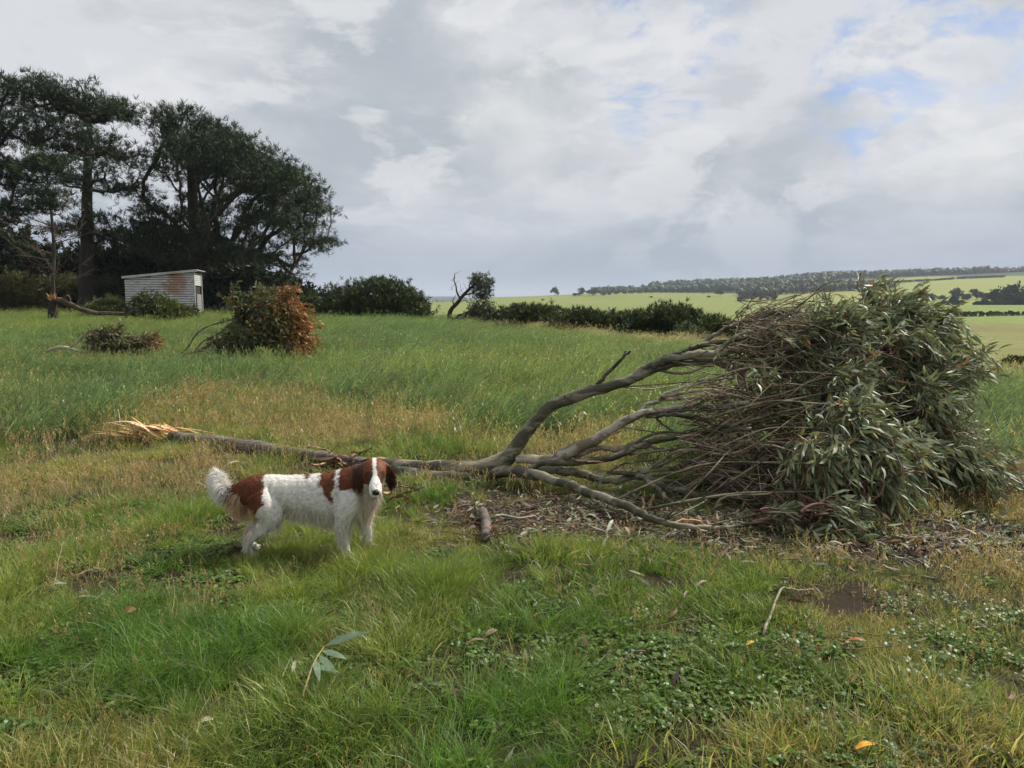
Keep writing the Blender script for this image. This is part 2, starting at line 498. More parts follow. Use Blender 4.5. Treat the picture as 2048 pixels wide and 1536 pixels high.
f_r = f_r * (1 - upper) + (colr((0.175, 0.21, 0.045)) + colr((0.05, 0.02, 0.01)) * fn) * upper
field = field * (1 - rgt) + f_r * rgt
tanb = sstep(22, 8, RR - ed)[..., None]
field = field * (1 - tanb) + colr((0.24, 0.19, 0.10)) * tanb
wood = (sstep(2400, 3000, RR) + sstep(-20, 30, RR - np.interp(U, [1200, 1300, 1460, 1640, 1680, 1900, 2200], [1400, 1290, 1140, 1090, 1420, 1530, 1540])) * sstep(1180, 1300, U))[..., None].clip(0, 1)
field = field * (1 - wood) + colr((0.03, 0.045, 0.02)) * wood
gc = gc * (1 - fd) + field * fd
na, nr = AZ.shape
ii = np.arange(na - 1)[:, None] * nr
jj = np.arange(nr - 1)[None, :]
quads = np.stack([ii + jj, ii + nr + jj, ii + nr + jj + 1, ii + jj + 1], -1).reshape(-1, 4)[:, ::-1]
mb = MB()
mb.add(np.stack([X, Y, Z], -1).reshape(-1, 3), None, quads, gc.reshape(-1, 3))
gm, nt = new_mat('ground')
gcol = nd(nt, 'ShaderNodeAttribute', attribute_name='Col').outputs['Color']
gpos = nd(nt, 'ShaderNodeNewGeometry').outputs['Position']
ga = nd(nt, 'ShaderNodeTexNoise', {'Vector': gpos, 'Scale': 0.35, 'Detail': 12.0, 'Roughness': 0.72}).outputs[0]
gk = nd(nt, 'ShaderNodeMapRange', {0: ga, 1: 0.32, 2: 0.68, 3: 0.72, 4: 1.28}).outputs[0]
gcol = mix(nt, 1.0, gcol, nd(nt, 'ShaderNodeCombineXYZ', {0: gk, 1: gk, 2: gk}).outputs[0], 'MULTIPLY')
gb = nd(nt, 'ShaderNodeTexNoise', {'Vector': gpos, 'Scale': 22.0, 'Detail': 8.0, 'Roughness': 0.7}).outputs[0]
gbp = nd(nt, 'ShaderNodeBump', {'Height': gb, 'Strength': 0.8, 'Distance': 0.04})
gp = nd(nt, 'ShaderNodeBsdfPrincipled', {'Base Color': gcol, 'Roughness': 0.95, 'Normal': gbp.outputs[0], 'Specular IOR Level': 0.15})
nd(nt, 'ShaderNodeOutputMaterial', {'Surface': gp.outputs[0]})
ground = mb.build('ground', gm)
tag(ground, 'paddock ground falling away to green valley fields and hills', 'ground', kind='structure')

# ------------------------------------------------------------------ grass
def blade_tuft(n, rad, h0, h1, w, lean, bend, spread, cols, wind=(0, 0), seed_head=0.0, seg=3):
    """one tuft of n separate blades"""
    mbt = MB()
    th = rng.uniform(0, 2 * np.pi, n)
    rd = rad * np.sqrt(rng.uniform(0, 1, n))
    root = np.stack([rd * np.cos(th), rd * np.sin(th), np.full(n, -0.02)], 1)
    ph = th + rng.normal(0, spread, n)
    ln = np.abs(rng.normal(lean, lean * 0.5, n))
    hd = np.stack([np.cos(ph) * ln + wind[0], np.sin(ph) * ln + wind[1]], 1)
    h = rng.uniform(h0, h1, n)
    ww = w * rng.uniform(0.6, 1.3, n)
    az_ = rng.uniform(0, np.pi, n)
    side = np.stack([np.cos(az_), np.sin(az_), np.zeros(n)], 1)
    cc = np.array(cols)[rng.integers(0, len(cols), n)] * rng.uniform(0.75, 1.25, (n, 1))
    rings, cr = [], []
    for k in range(seg):
        t = k / seg
        off = hd * (t ** 1.7)[..., None] * h[:, None] if False else hd * (t ** (1 + bend)) * h[:, None]
        zz = h * t * (1 - 0.28 * t * np.clip(np.linalg.norm(hd, axis=1), 0, 1.6))
        c = root + np.stack([off[:, 0], off[:, 1], zz], 1)
        wk = ww * (1 - 0.55 * t)
        rings += [c + side * wk[:, None] * .5, c - side * wk[:, None] * .5]
    off = hd * h[:, None]
    zz = h * (1 - 0.28 * np.clip(np.linalg.norm(hd, axis=1), 0, 1.6))
    rings.append(root + np.stack([off[:, 0], off[:, 1], zz], 1))
    k = len(rings)
    V = np.stack(rings, 1).reshape(-1, 3)
    o = np.arange(n)[:, None] * k
    quads = np.concatenate([o + np.array([2 * q, 2 * q + 1, 2 * q + 3, 2 * q + 2]) for q in range(seg - 1)])
    tris = o + np.array([k - 3, k - 2, k - 1])
    mbt.add(V, tris, quads, np.repeat(cc, k, 0))
    if seed_head > 0:
        sel = np.where(rng.uniform(size=n) < seed_head)[0]
        if len(sel):
            tip = V.reshape(n, k, 3)[sel, -1]
            for q in range(5):
                b = tip - np.array([0, 0, 1.0]) * 0.012 * q
                leaves(mbt, b, rdir(len(sel), 0.0) + np.array([0.2, 0, .6]), rng.normal(size=(len(sel), 3)), 0.03, 0.008, np.array((1.15, 1.0, 0.8)), 0.1, near=False)
    return mbt

def make_coll(name, tufts):
    col = bpy.data.collections.new(name)
    for i, t in enumerate(tufts):
        me = t.mesh('%s_blades' % name)
        me.materials.append(M['grass'])
        o = bpy.data.objects.new('%s_%02d' % (name, i), me)
        col.objects.link(o)
    return col

def scatter(name, col, pts, rotz, scl, idx, tint, label, cat, tilt=0.12):
    n = len(pts)
    me = bpy.data.meshes.new(name)
    me.vertices.add(n)
    me.vertices.foreach_set('co', pts.astype(np.float32).ravel())
    rot = np.stack([rng.normal(0, tilt, n), rng.normal(0, tilt, n), rotz], 1).astype(np.float32)
    for nm, ty, key, arr in (('rot', 'FLOAT_VECTOR', 'vector', rot), ('scl', 'FLOAT_VECTOR', 'vector', scl), ('tint', 'FLOAT_VECTOR', 'vector', tint)):
        at = me.attributes.new(nm, ty, 'POINT')
        at.data.foreach_set(key, np.asarray(arr, np.float32).ravel())
    at = me.attributes.new('idx', 'INT', 'POINT')
    at.data.foreach_set('value', idx.astype(np.int32))
    ng = bpy.data.node_groups.new(name + '_scatter', 'GeometryNodeTree')
    ng.interface.new_socket('Geometry', in_out='INPUT', socket_type='NodeSocketGeometry')
    ng.interface.new_socket('Geometry', in_out='OUTPUT', socket_type='NodeSocketGeometry')
    gi, go = ng.nodes.new('NodeGroupInput'), ng.nodes.new('NodeGroupOutput')
    ci = ng.nodes.new('GeometryNodeCollectionInfo')
    ci.inputs['Collection'].default_value = col
    ci.inputs['Separate Children'].default_value = True
    ci.inputs['Reset Children'].default_value = True
    ip = ng.nodes.new('GeometryNodeInstanceOnPoints')
    ip.inputs['Pick Instance'].default_value = True
    def na(nm, ty):
        a = ng.nodes.new('GeometryNodeInputNamedAttribute')
        a.data_type = ty
        a.inputs['Name'].default_value = nm
        return a.outputs['Attribute']
    L = ng.links.new
    L(gi.outputs[0], ip.inputs['Points'])
    L(ci.outputs[0], ip.inputs['Instance'])
    L(na('idx', 'INT'), ip.inputs['Instance Index'])
    L(na('rot', 'FLOAT_VECTOR'), ip.inputs['Rotation'])
    L(na('scl', 'FLOAT_VECTOR'), ip.inputs['Scale'])
    L(ip.outputs[0], go.inputs[0])
    o = bpy.data.objects.new(name, me)
    C.objects.link(o)
    md = o.modifiers.new('scatter', 'NODES')
    md.node_group = ng
    return tag(o, label, cat, kind='stuff')

def field_pts(n, r0, r1, power, azmax=44):
    t = rng.uniform(0, 1, n)
    if abs(power - 0) < 1e-6:
        r = r0 * (r1 / r0) ** t
    else:
        r = (r0 ** power + (r1 ** power - r0 ** power) * t) ** (1 / power)
    a = np.radians(rng.uniform(-azmax, azmax, n))
    return r * np.sin(a), r * np.cos(a)

W3 = [(1, 1, 1), (1.15, 1.05, 0.9), (0.8, 0.9, 0.9)]
DRYB = [(1, 1, 1), (1.25, 1.1, 1.1), (0.75, 0.92, 0.85), (1.7, 1.3, 1.8)]
c_lawn = make_coll('lawn_tuft', [blade_tuft(40, 0.085, 0.03, 0.105, 0.0038, 0.6, 0.8, 1.0, DRYB) for _ in range(5)])
c_lush = make_coll('lush_tuft', [blade_tuft(90, 0.085, 0.10, 0.26, 0.0036, 0.75, 0.9, 0.6, W3, wind=(0.3, 0)) for _ in range(4)])
c_dry = make_coll('dry_stalks', [blade_tuft(16, 0.10, 0.12, 0.30, 0.0026, 0.35, 0.6, 1.0, DRYB[:2], wind=(0.12, 0), seed_head=0.6) for _ in range(4)])
c_tall = make_coll('tall_grass', [blade_tuft(44, 0.17, 0.24, 0.52, 0.0075, 0.32, 0.8, 1.0, [(1, 1, 1), (1.3, 1.12, 0.95), (0.62, 0.75, 0.8), (0.7, 0.9, 1.0), (1.9, 1.55, 1.6)], wind=(0.65, -0.1), seed_head=0.12) for _ in range(5)])
def clover():
    m = MB()
    n = 16
    th, rd = rng.uniform(0, 2 * np.pi, n), 0.085 * np.sqrt(rng.uniform(0, 1, n))
    ctr = np.stack([rd * np.cos(th), rd * np.sin(th), rng.uniform(0.012, 0.05, n)], 1)
    for k in range(3):
        a = th * 3 + k * 2.094
        d = np.stack([np.cos(a), np.sin(a), rng.uniform(-.1, .35, n)], 1)
        leaves(m, ctr, d, np.array([0, 0, 1.0]) + rng.normal(0, .3, (n, 3)), rng.uniform(.014, .028, n), rng.uniform(.013, .024, n), np.array(W3)[rng.integers(0, 3, n)] * rng.uniform(.8, 1.2, (n, 1)), 0.12)
    return m
c_clover = make_coll('clover_patch', [clover() for _ in range(4)])

def tints(n, a, b, t, jit=0.16):
    t = np.asarray(t)[:, None]
    return (np.array(a) * (1 - t) + np.array(b) * t) * rng.uniform(1 - jit, 1 + jit, (n, 1)) * rng.uniform(0.94, 1.06, (n, 3))

def uv_of(x, y):
    return CX + FPX * x / y

GREEN, YEL, DRY, DEEP, BLUEG, TAN = (0.14, 0.21, 0.046), (0.25, 0.265, 0.078), (0.34, 0.275, 0.17), (0.08, 0.14, 0.035), (0.15, 0.225, 0.11), (0.48, 0.41, 0.27)

# patch maps shared by the grasses
def dry_map(x, y):
    m = sstep(0.52, 0.66, fbm(x * 0.75 + 11, y * 0.6, 71, 4)) * sstep(15.5, 9, np.hypot(x, y)) * sstep(2.6, 4.6, np.hypot(x, y) + .5 * x) * 0.75
    b = np.exp(-(((x + 4.9) / 1.7) ** 2 + ((y - 11.3) / 1.9) ** 2))              # the brown patch behind the splintered butt
    b2 = np.exp(-(((x + 2.0) / 1.5) ** 2 + ((y - 9.4) / 0.9) ** 2)) * 0.8
    b3 = np.exp(-(((x - 1.4) / 1.0) ** 2 + ((y - 8.0) / 0.6) ** 2)) * 0.8
    b4 = np.exp(-(((x - 3.1) / 1.1) ** 2 + ((y - 4.2) / 0.9) ** 2)) * 0.6
    b5 = np.exp(-(((x - 4.6) / 0.9) ** 2 + ((y - 6.0) / 1.5) ** 2)) * 0.95
    return np.clip(np.maximum.reduce([m * 0.6, b * 1.25, b2, b3, b4, b5]), 0, 1)

# short turf
x, y = field_pts(55000, 1.4, 13.5, 0.9, 58)
cl = sstep(.40, .56, fbm(x * 4.2, y * 4.2, 84, 3))
keep = (rng.uniform(size=len(x)) > soil_mask(x, y) * 0.93) & (rng.uniform(size=len(x)) < .22 + .78 * cl)
keep &= rng.uniform(size=len(x)) > sstep(9.5, 13.5, np.hypot(x, y)) * 0.8
x, y = x[keep], y[keep]
n = len(x)
g = fbm(x * 1.2, y * 1.2, 81, 4)
tn = tints(n, GREEN, YEL, sstep(0.38, 0.66, g))
dm = dry_map(x, y)[:, None] * rng.uniform(0.3, 1, (n, 1))
tn = tn * (1 - dm * 0.9) + np.array(DRY) * dm * 0.9
sc_ = rng.uniform(0.55, 1.3, n) * (0.55 + 0.9 * sstep(.3, .7, fbm(x * 2.2, y * 2.2, 90, 3)))
scatter('short_grass', c_lawn, np.stack([x, y, H(x, y)], 1), rng.uniform(0, 6.28, n), np.stack([sc_ * 1.1, sc_ * 1.1, sc_ * 1.0], 1), rng.integers(0, 5, n), tn,
        'short mixed olive and green turf across the foreground', 'grass')

# clover and broad-leaved weeds
x, y = field_pts(11300, 1.4, 7.0, 0.9, 58)
cm = 0.35 * sstep(0.50, 0.66, fbm(x * 0.9 + 5, y * 0.9, 101, 3))
cm = np.maximum(cm, np.exp(-(((x - 0.75) / 0.7) ** 2 + ((y - 3.1) / 0.5) ** 2)) * 0.8)
keep = rng.uniform(size=len(x)) < cm
x, y = x[keep], y[keep]
n = len(x)
sc_ = rng.uniform(0.55, 1.05, n)
scatter('clover', c_clover, np.stack([x, y, H(x, y)], 1), rng.uniform(0, 6.28, n), np.stack([sc_] * 3, 1), rng.integers(0, 4, n),
        tints(n, (0.085, 0.17, 0.035), (0.14, 0.20, 0.045), rng.uniform(0, 1, n)), 'low clover and small weeds among the turf', 'clover')

# lush bright tufts
x, y = field_pts(17600, 1.4, 13, 0.9, 58)
lm = 0.8 * sstep(0.56, 0.66, fbm(x * 0.9, y * 0.9 + 9, 111, 4)) * sstep(2.6, 0.8, x)
lush_px = [(1120, 1190, .45), (900, 1220, .5), (560, 1150, .45), (660, 1130, .5), (740, 1080, .3), (880, 1230, .4), (60, 1150, .35), (430, 1330, .5), (250, 1280, .4), (1170, 1140, .16),
           (1100, 1500, .35), (640, 1160, .5), (725, 1095, .22), (690, 1125, .25), (620, 1120, .25), (540, 1130, .25), (470, 1090, .25), (450, 880, .45), (1000, 900, .3), (870, 900, .4), (280, 1060, .5), (400, 1040, .4), (1450, 1150, .14)]
for (u, v, rad) in lush_px:
    yy = FPX * EYE / (v - HOR)
    xx = (u - CX) / FPX * yy
    lm = np.maximum(lm, np.exp(-((x - xx) ** 2 + ((y - yy) / 1.2) ** 2) / rad ** 2 * 1.5) * 1.3)
keep = (rng.uniform(size=len(x)) < lm) & (rng.uniform(size=len(x)) > soil_mask(x, y) * 0.7) & (rng.uniform(size=len(x)) > dry_map(x, y) * 0.8)
keep &= ~((np.abs(x + 1.33) < 0.52) & (y > 3.75) & (y < 4.75) & (rng.uniform(size=len(x)) < 0.35) & (y > 4.35))      # trampled where the dog stands
x, y = x[keep], y[keep]
n = len(x)
sc_ = rng.uniform(0.5, 1.1, n) * (.5 + .55 * sstep(.4, .65, fbm(x * 2.5, y * 2.5, 160, 2))) * (1 - 0.25 * np.exp(-(((x + 1.33) / 0.8) ** 2 + ((y - 4.3) / 0.6) ** 2)))
scatter('lush_grass', c_lush, np.stack([x, y, H(x, y)], 1), rng.normal(0, 0.7, n), np.stack([sc_, sc_, sc_], 1), rng.integers(0, 4, n),
        tints(n, (0.125, 0.225, 0.045), (0.24, 0.295, 0.065), sstep(.35, .65, fbm(x * 1.5, y * 1.5, 120, 3))), 'lush bright green grass tufts bending in the wind', 'grass')

# dry stalks
x, y = field_pts(27000, 1.4, 15, 1.1, 58)
keep = rng.uniform(size=len(x)) < dry_map(x, y) * 0.95 + 0.05
keep &= rng.uniform(size=len(x)) > soil_mask(x, y) * 0.6
x, y = x[keep], y[keep]
n = len(x)
sc_ = rng.uniform(0.5, 1.1, n) * np.interp(np.hypot(x, y), [2, 6, 9, 13], [0.45, 0.75, 1.1, 1.35])
scatter('dry_grass', c_dry, np.stack([x, y, H(x, y)], 1), rng.normal(0, 0.8, n), np.stack([sc_, sc_, sc_], 1), rng.integers(0, 4, n),
        tints(n, DRY, (0.40, 0.34, 0.22), rng.uniform(0, 1, n)), 'dry brown seeding grass stalks in the middle ground', 'grass')

# tall wind-blown meadow
x, y = field_pts(60000, 7.0, 60, 1.25, 50)
r = np.hypot(x, y)
ed = edge_r(x, y)
start = 9.9 + 2.2 * (fbm(x * 0.35, y * 0.35, 131, 3) - 0.5) * 2 + np.where(x > 0.3, -1.9, 0) * sstep(0.3, 1.5, x) + sstep(-3, -6, x) * 0.6
keep = (r > start) & (r < ed + 6) & (rng.uniform(size=len(x)) > dry_map(x, y) * 0.9)
x, y, r, ed = x[keep], y[keep], r[keep], ed[keep]
n = len(x)
t = sstep(0.35, 0.65, fbm(x * 0.25, y * 0.25, 141, 4))
tn = tints(n, BLUEG, (0.215, 0.28, 0.115), t * .8, 0.35)
tanm = sstep(-8.5, -5.5, r - ed + 2 * (vnoise(x * .6, y * .6, 7) - .5)) * sstep(930, 1040, uv_of(x, y)) * rng.uniform(0.6, 1, n)
yel = sstep(25, 42, r) * sstep(300, 900, 900 - np.abs(uv_of(x, y) - 200)) * 0.5
tn = tn * (1 - yel[:, None]) + np.array((0.23, 0.27, 0.085)) * yel[:, None]
tn = tn * (1 - tanm[:, None]) + np.array(TAN) * tanm[:, None]
sc_ = rng.uniform(0.65, 1.15, n) * (0.5 + 0.55 * fbm(x * 0.55, y * 0.55, 150, 3) + 0.6 * sstep(.45, .62, fbm(x * 1.6, y * 1.1, 155, 3)))
for (xx, yy, sx_, sy_) in ((-6.6, 18.6, 2.4, 1.7), (-11.6, 19.6, 2.6, 1.6), (-22.5, 39.5, 6, 2.5)):      # flattened round the fallen branches
    sc_ *= 1 - 0.6 * np.exp(-(((x - xx) / sx_) ** 2 + ((y - yy) / sy_) ** 2) ** 2)
sw = np.interp(r, [8, 20, 50], [0.95, 1.2, 1.8])
scatter('meadow_grass', c_tall, np.stack([x, y, H(x, y)], 1), rng.normal(0, 0.5, n), np.stack([sc_ * sw, sc_ * sw, sc_ * np.interp(r, [8, 13, 22, 45], [0.8, 1.1, 1.0, .9])], 1), rng.integers(0, 5, n), tn,
        'tall wind-blown green meadow grass reaching to the bushes', 'grass')

# pale seeding stems standing over the meadow
x, y = field_pts(7000, 6.5, 30, 1.1, 44)
keep = (rng.uniform(size=len(x)) < .7 * sstep(.42, .6, fbm(x * .45, y * .45, 170, 3)) * (1 - .8 * dry_map(x, y))) & (np.hypot(x, y) > 7.5)
x, y = x[keep], y[keep]
n = len(x)
sc_ = rng.uniform(1.3, 2.1, n)
scatter('seeding_grass', c_dry, np.stack([x, y, H(x, y)], 1), rng.normal(0, 0.6, n), np.stack([sc_, sc_, sc_ * .95], 1), rng.integers(0, 4, n),
        tints(n, (0.34, 0.32, 0.18), (0.24, 0.29, 0.12), rng.uniform(0, 1, n)), 'pale seeding grass stems standing above the meadow', 'grass')

# ------------------------------------------------------------------ trees: growing limbs from a trunk to the foliage targets
def grow(trunk, targets, rise=0.3, sub=4, sag=0.0, cost_out=0.6):
    """returns node positions, parents and how many targets each node feeds"""
    pos = [np.array(p) for p in trunk]
    par = [-1] + list(range(len(trunk) - 1))
    cnt = [0] * len(pos)
    tr = np.array(trunk)
    dd = np.min(np.linalg.norm(targets[:, None] - tr[None], axis=2), 1)
    for k in np.argsort(dd):
        t = targets[k]
        A = np.array(pos)
        v = t - A
        dist = np.linalg.norm(v, axis=1)
        below = np.maximum(A[:, 2] - t[2] + rise * np.linalg.norm(v[:, :2], axis=1), 0)
        i = int(np.argmin(dist + cost_out * below))
        a = pos[i]
        prev = i
        L = np.linalg.norm(t - a)
        bow = np.array([0, 0, -L * 0.10]) + rng.normal(0, L * 0.05, 3)
        for q in range(1, sub + 1):
            f = q / sub
            p = a * (1 - f) + t * f + bow * 4 * f * (1 - f) + (rng.normal(0, L * 0.02, 3) if q < sub else 0)
            pos.append(p); par.append(prev); cnt.append(0)
            prev = len(pos) - 1
        while prev >= 0:
            cnt[prev] += 1
            prev = par[prev]
    return np.array(pos), par, np.array(cnt)

def limbs(mb, pos, par, cnt, nskip, r0, power=0.5, seg=5, col=None, rmax=9.0):
    for i in range(nskip, len(pos)):
        p = par[i]
        ra, rb = min(r0 * max(cnt[p], 1) ** power, rmax), min(r0 * max(cnt[i], 1) ** power, rmax)
        if p < nskip: ra = rb * 1.15
        tube(mb, [pos[p], pos[i]], [ra, rb], seg, col, cap=False)

def poly_targets(poly, n, depth, half, mind, bulge=None):
    """points inside a silhouette (pixels), spread in depth, kept apart by mind metres"""
    poly = np.array(poly, float)
    lo, hi = poly.min(0), poly.max(0)
    out = []
    tries = 0
    while len(out) < n and tries < 60:
        tries += 1
        q = rng.uniform(lo, hi, (400, 2))
        q = q[in_poly(q, poly)]
        for (u, v) in q:
            if len(out) >= n: break
            # depth half-range shrinks towards the silhouette's sides
            cu = (u - lo[0]) / (hi[0] - lo[0]) * 2 - 1
            h = half * math.sqrt(max(0.05, 1 - cu * cu * 0.8))
            y = depth + rng.uniform(-h, h)
            s = depth / y
            p = P(u, v, depth)
            p = np.array([p[0], y, p[2]])
            if all(np.linalg.norm((p - o) * np.array([1, .8, 1.4])) > mind for o in out[-400:]):
                out.append(p)
    return np.array(out)

def clumps(mb, targets, ntuft, sx, sz, nleaf, L, W, cols, upb=0.5, out_c=None, outw=0.5, wind=(0, 0, 0), jl=0.4, centre_up=0.0):
    """foliage: around each target a flattened cloud of tufts, each tuft a fan of small faces"""
    n = len(targets)
    off = rng.normal(size=(n, ntuft, 3)) * np.array([sx, sx, sz])
    base = (targets[:, None] + off).reshape(-1, 3)
    base[:, 2] += centre_up
    m = len(base)
    td = unit(rng.normal(size=(m, 3)) * 0.6 + np.array([0, 0, upb]) + (outw * unit(base - out_c) if out_c is not None else 0) + np.array(wind))
    cols = np.array(cols)
    tcol = cols[rng.integers(0, len(cols), m)] * rng.uniform(0.7, 1.3, (m, 1))
    b = np.repeat(base, nleaf, 0)
    d = np.repeat(td, nleaf, 0) + rng.normal(0, 0.55, (m * nleaf, 3))
    leaves(mb, b, d, rng.normal(size=(m * nleaf, 3)), L * rng.uniform(1 - jl, 1 + jl, m * nleaf), W * rng.uniform(0.7, 1.3, m * nleaf), np.repeat(tcol, nleaf, 0), 0.08, near=False)

PINE_COLS = [(0.020, 0.038, 0.017), (0.027, 0.048, 0.019), (0.014, 0.029, 0.015), (0.038, 0.058, 0.019)]

def pine(label, trunk_px, depth, polys, r_trunk, half, cols=PINE_COLS, name='pine_tree', group=None, base_r=0.05, needle=0.42, ntuft=26, nleaf=14, rise=0.35, cost=0.6):
    tp = PP([(u, v, depth) for (u, v) in trunk_px])
    tp[0][2] = float(H(tp[0][0], tp[0][1])) - 0.2
    root = thing(name, (tp[0][0], tp[0][1], tp[0][2] + 0.2), label, 'tree', group)
    tr = catmull(tp, 26)
    mbt = MB()
    rad = r_trunk * np.interp(np.linspace(0, 1, 26), [0, .06, .5, .85, 1], [1.35, 1.0, .7, .35, .08])
    tube(mbt, tr, rad, 12, None, rough=0.05)
    mbt.build('trunk', M['pine_bark'], root)
    def shrink(pl):
        pl = np.array(pl, float); c = pl.mean(0); v = pl - c
        L = np.linalg.norm(v, axis=1, keepdims=True)
        return c + v * np.maximum(1 - 15 / L, .4)
    T = np.vstack([poly_targets(shrink(p), n, depth, half * hf, md) for (p, n, md, hf) in polys])
    start = 5
    pos, par, cnt = grow(list(tr[start:]), T, rise=rise, cost_out=cost)
    nsk = len(tr) - start
    rootof = list(range(len(pos)))
    for i in range(nsk, len(pos)):
        rootof[i] = i if par[i] < nsk else rootof[par[i]]
    rootof = np.array(rootof)
    for rt in np.unique(rootof[nsk:]):
        mbl = MB()
        sel = np.where(rootof == rt)[0]
        for i in sel:
            p = par[i]
            rb = base_r * max(cnt[i], 1) ** 0.46
            ra = rb * 1.15 if p < nsk else base_r * max(cnt[p], 1) ** 0.46
            tube(mbl, [pos[p], pos[i]], [ra, rb], 5, None, cap=False)
        mbl.build('branch', M['pine_bark'], root)
    mbc = MB()
    ctr = tr[len(tr) // 2]
    clumps(mbc, T, ntuft, 0.62, 0.19, nleaf, needle, 0.036, cols, 0.6, ctr, 0.35)
    # sparse needles along the outer limbs too
    mid = pos[len(tr) - start:]
    cm_ = cnt[len(tr) - start:]
    mid = mid[(cm_ <= 2)]
    clumps(mbc, mid, 3, 0.3, 0.12, nleaf - 3, needle * 0.9, 0.034, cols, 0.5, ctr, 0.3)
    mbc.build('crown', M['needle'], root)
    return root

# the broad pine right of the shed (trunk behind the shed's right corner)
pine('broad dark pine spreading over the shed, rightmost of the big pines',
     [(398, 605), (398, 560), (394, 500), (388, 430), (384, 360), (380, 300), (372, 245)], 58,
     [([(330, 248), (350, 226), (380, 230), (425, 236), (470, 252), (520, 268), (552, 300), (585, 345), (600, 400), (560, 420), (500, 400), (440, 380), (380, 390), (335, 370), (318, 300)], 142, 0.85, 1.0),
      ([(560, 320), (590, 320), (625, 350), (655, 385), (648, 425), (648, 470), (672, 512), (640, 524), (590, 500), (540, 470), (520, 420)], 58, 0.85, 0.8),
      ([(250, 430), (300, 390), (360, 420), (340, 480), (290, 520), (250, 500)], 16, 1.1, 1.0),
      ([(420, 470), (500, 450), (560, 490), (600, 540), (605, 560), (560, 555), (500, 530), (440, 520)], 26, 1.0, 0.9),
      ([(300, 380), (420, 390), (560, 410), (540, 470), (440, 480), (340, 470)], 34, 1.1, 1.0),
      ([(300, 480), (380, 490), (480, 500), (520, 545), (420, 540), (310, 540)], 24, 1.1, 0.9)],
     0.62, 6.2, rise=0.9, cost=1.2)
# the tall pine with the clear trunk
pine('tall flat-topped pine with a long straight trunk left of the shed',
     [(170, 612), (172, 540), (175, 470), (174, 400), (176, 330), (178, 260), (180, 190)], 55,
     [([(75, 185), (120, 178), (190, 178), (235, 184), (258, 200), (262, 230), (220, 245), (150, 245), (90, 240)], 44, 0.9, 1.0),
      ([(100, 255), (200, 255), (250, 255), (272, 280), (272, 320), (240, 330), (170, 320), (110, 330), (80, 290)], 28, 1.1, 1.0),
      ([(120, 340), (180, 350), (270, 340), (300, 370), (260, 400), (190, 400), (130, 400)], 14, 1.2, 0.9),
      ([(110, 440), (150, 420), (230, 440), (220, 480), (150, 500)], 12, 1.2, 0.8)],
     0.5, 4.6, rise=0.15)
# the pine cut by the left edge
pine('very tall dark pine cut off by the left edge of the picture',
     [(-60, 612), (-58, 500), (-50, 380), (-40, 260), (-30, 140)], 52,
     [([(-90, 150), (-20, 120), (12, 132), (38, 150), (46, 180), (48, 215), (58, 240), (50, 290), (10, 300), (-80, 300)], 62, 0.85, 1.0),
      ([(-120, 310), (0, 310), (60, 320), (75, 355), (30, 380), (-60, 380)], 34, 0.95, 1.0),
      ([(-110, 390), (-20, 380), (50, 400), (40, 430), (-40, 450)], 24, 1.0, 1.0)],
     0.5, 4.6)
# slender pine with bare lower branches behind the snapped trunk
pine('slender young pine with bare dead lower branches at the left',
     [(106, 606), (106, 560), (108, 500), (104, 440), (97, 380), (92, 315)], 46,
     [([(60, 310), (95, 296), (130, 300), (140, 340), (120, 365), (80, 360), (50, 340)], 11, 0.7, 0.7),
      ([(60, 380), (120, 370), (150, 400), (120, 430), (60, 430)], 6, 0.8, 0.7)],
     0.13, 2.0, base_r=0.03, needle=0.4)
# its bare twigs
def bare_twigs(root_name, label):
    r0 = P(106, 600, 45.6)
    o = None
    for ob in C.objects:
        if ob.get('label', '').startswith('slender young pine'): o = ob
    mbw = MB()
    for k in range(46):
        v = rng.uniform(400, 585)
        p = P(106, v, 46)
        s = rng.choice([-1, 1])
        d = np.array([s * rng.uniform(.5, 1), rng.normal(0, .6), rng.uniform(-.05, .9)])
        L = rng.uniform(1.0, 2.4)
        pts = catmull([p, p + d * L * .5 + rng.normal(0, .08, 3), p + d * L + np.array([0, 0, .25]) + rng.normal(0, .1, 3)], 6)
        tube(mbw, pts, np.linspace(.028, .008, 6), 4, (2.2, 1.9, 1.7))
        for q in range(4):
            b = pts[rng.integers(2, 6)]
            e = b + (d + rng.normal(0, .6, 3)) * rng.uniform(.25, .7)
            tube(mbw, [b, e], [.012, .006], 3, (2.2, 1.9, 1.7), cap=False)
    mbw.build('dead_twigs', M['pine_bark'], o)
bare_twigs('', '')

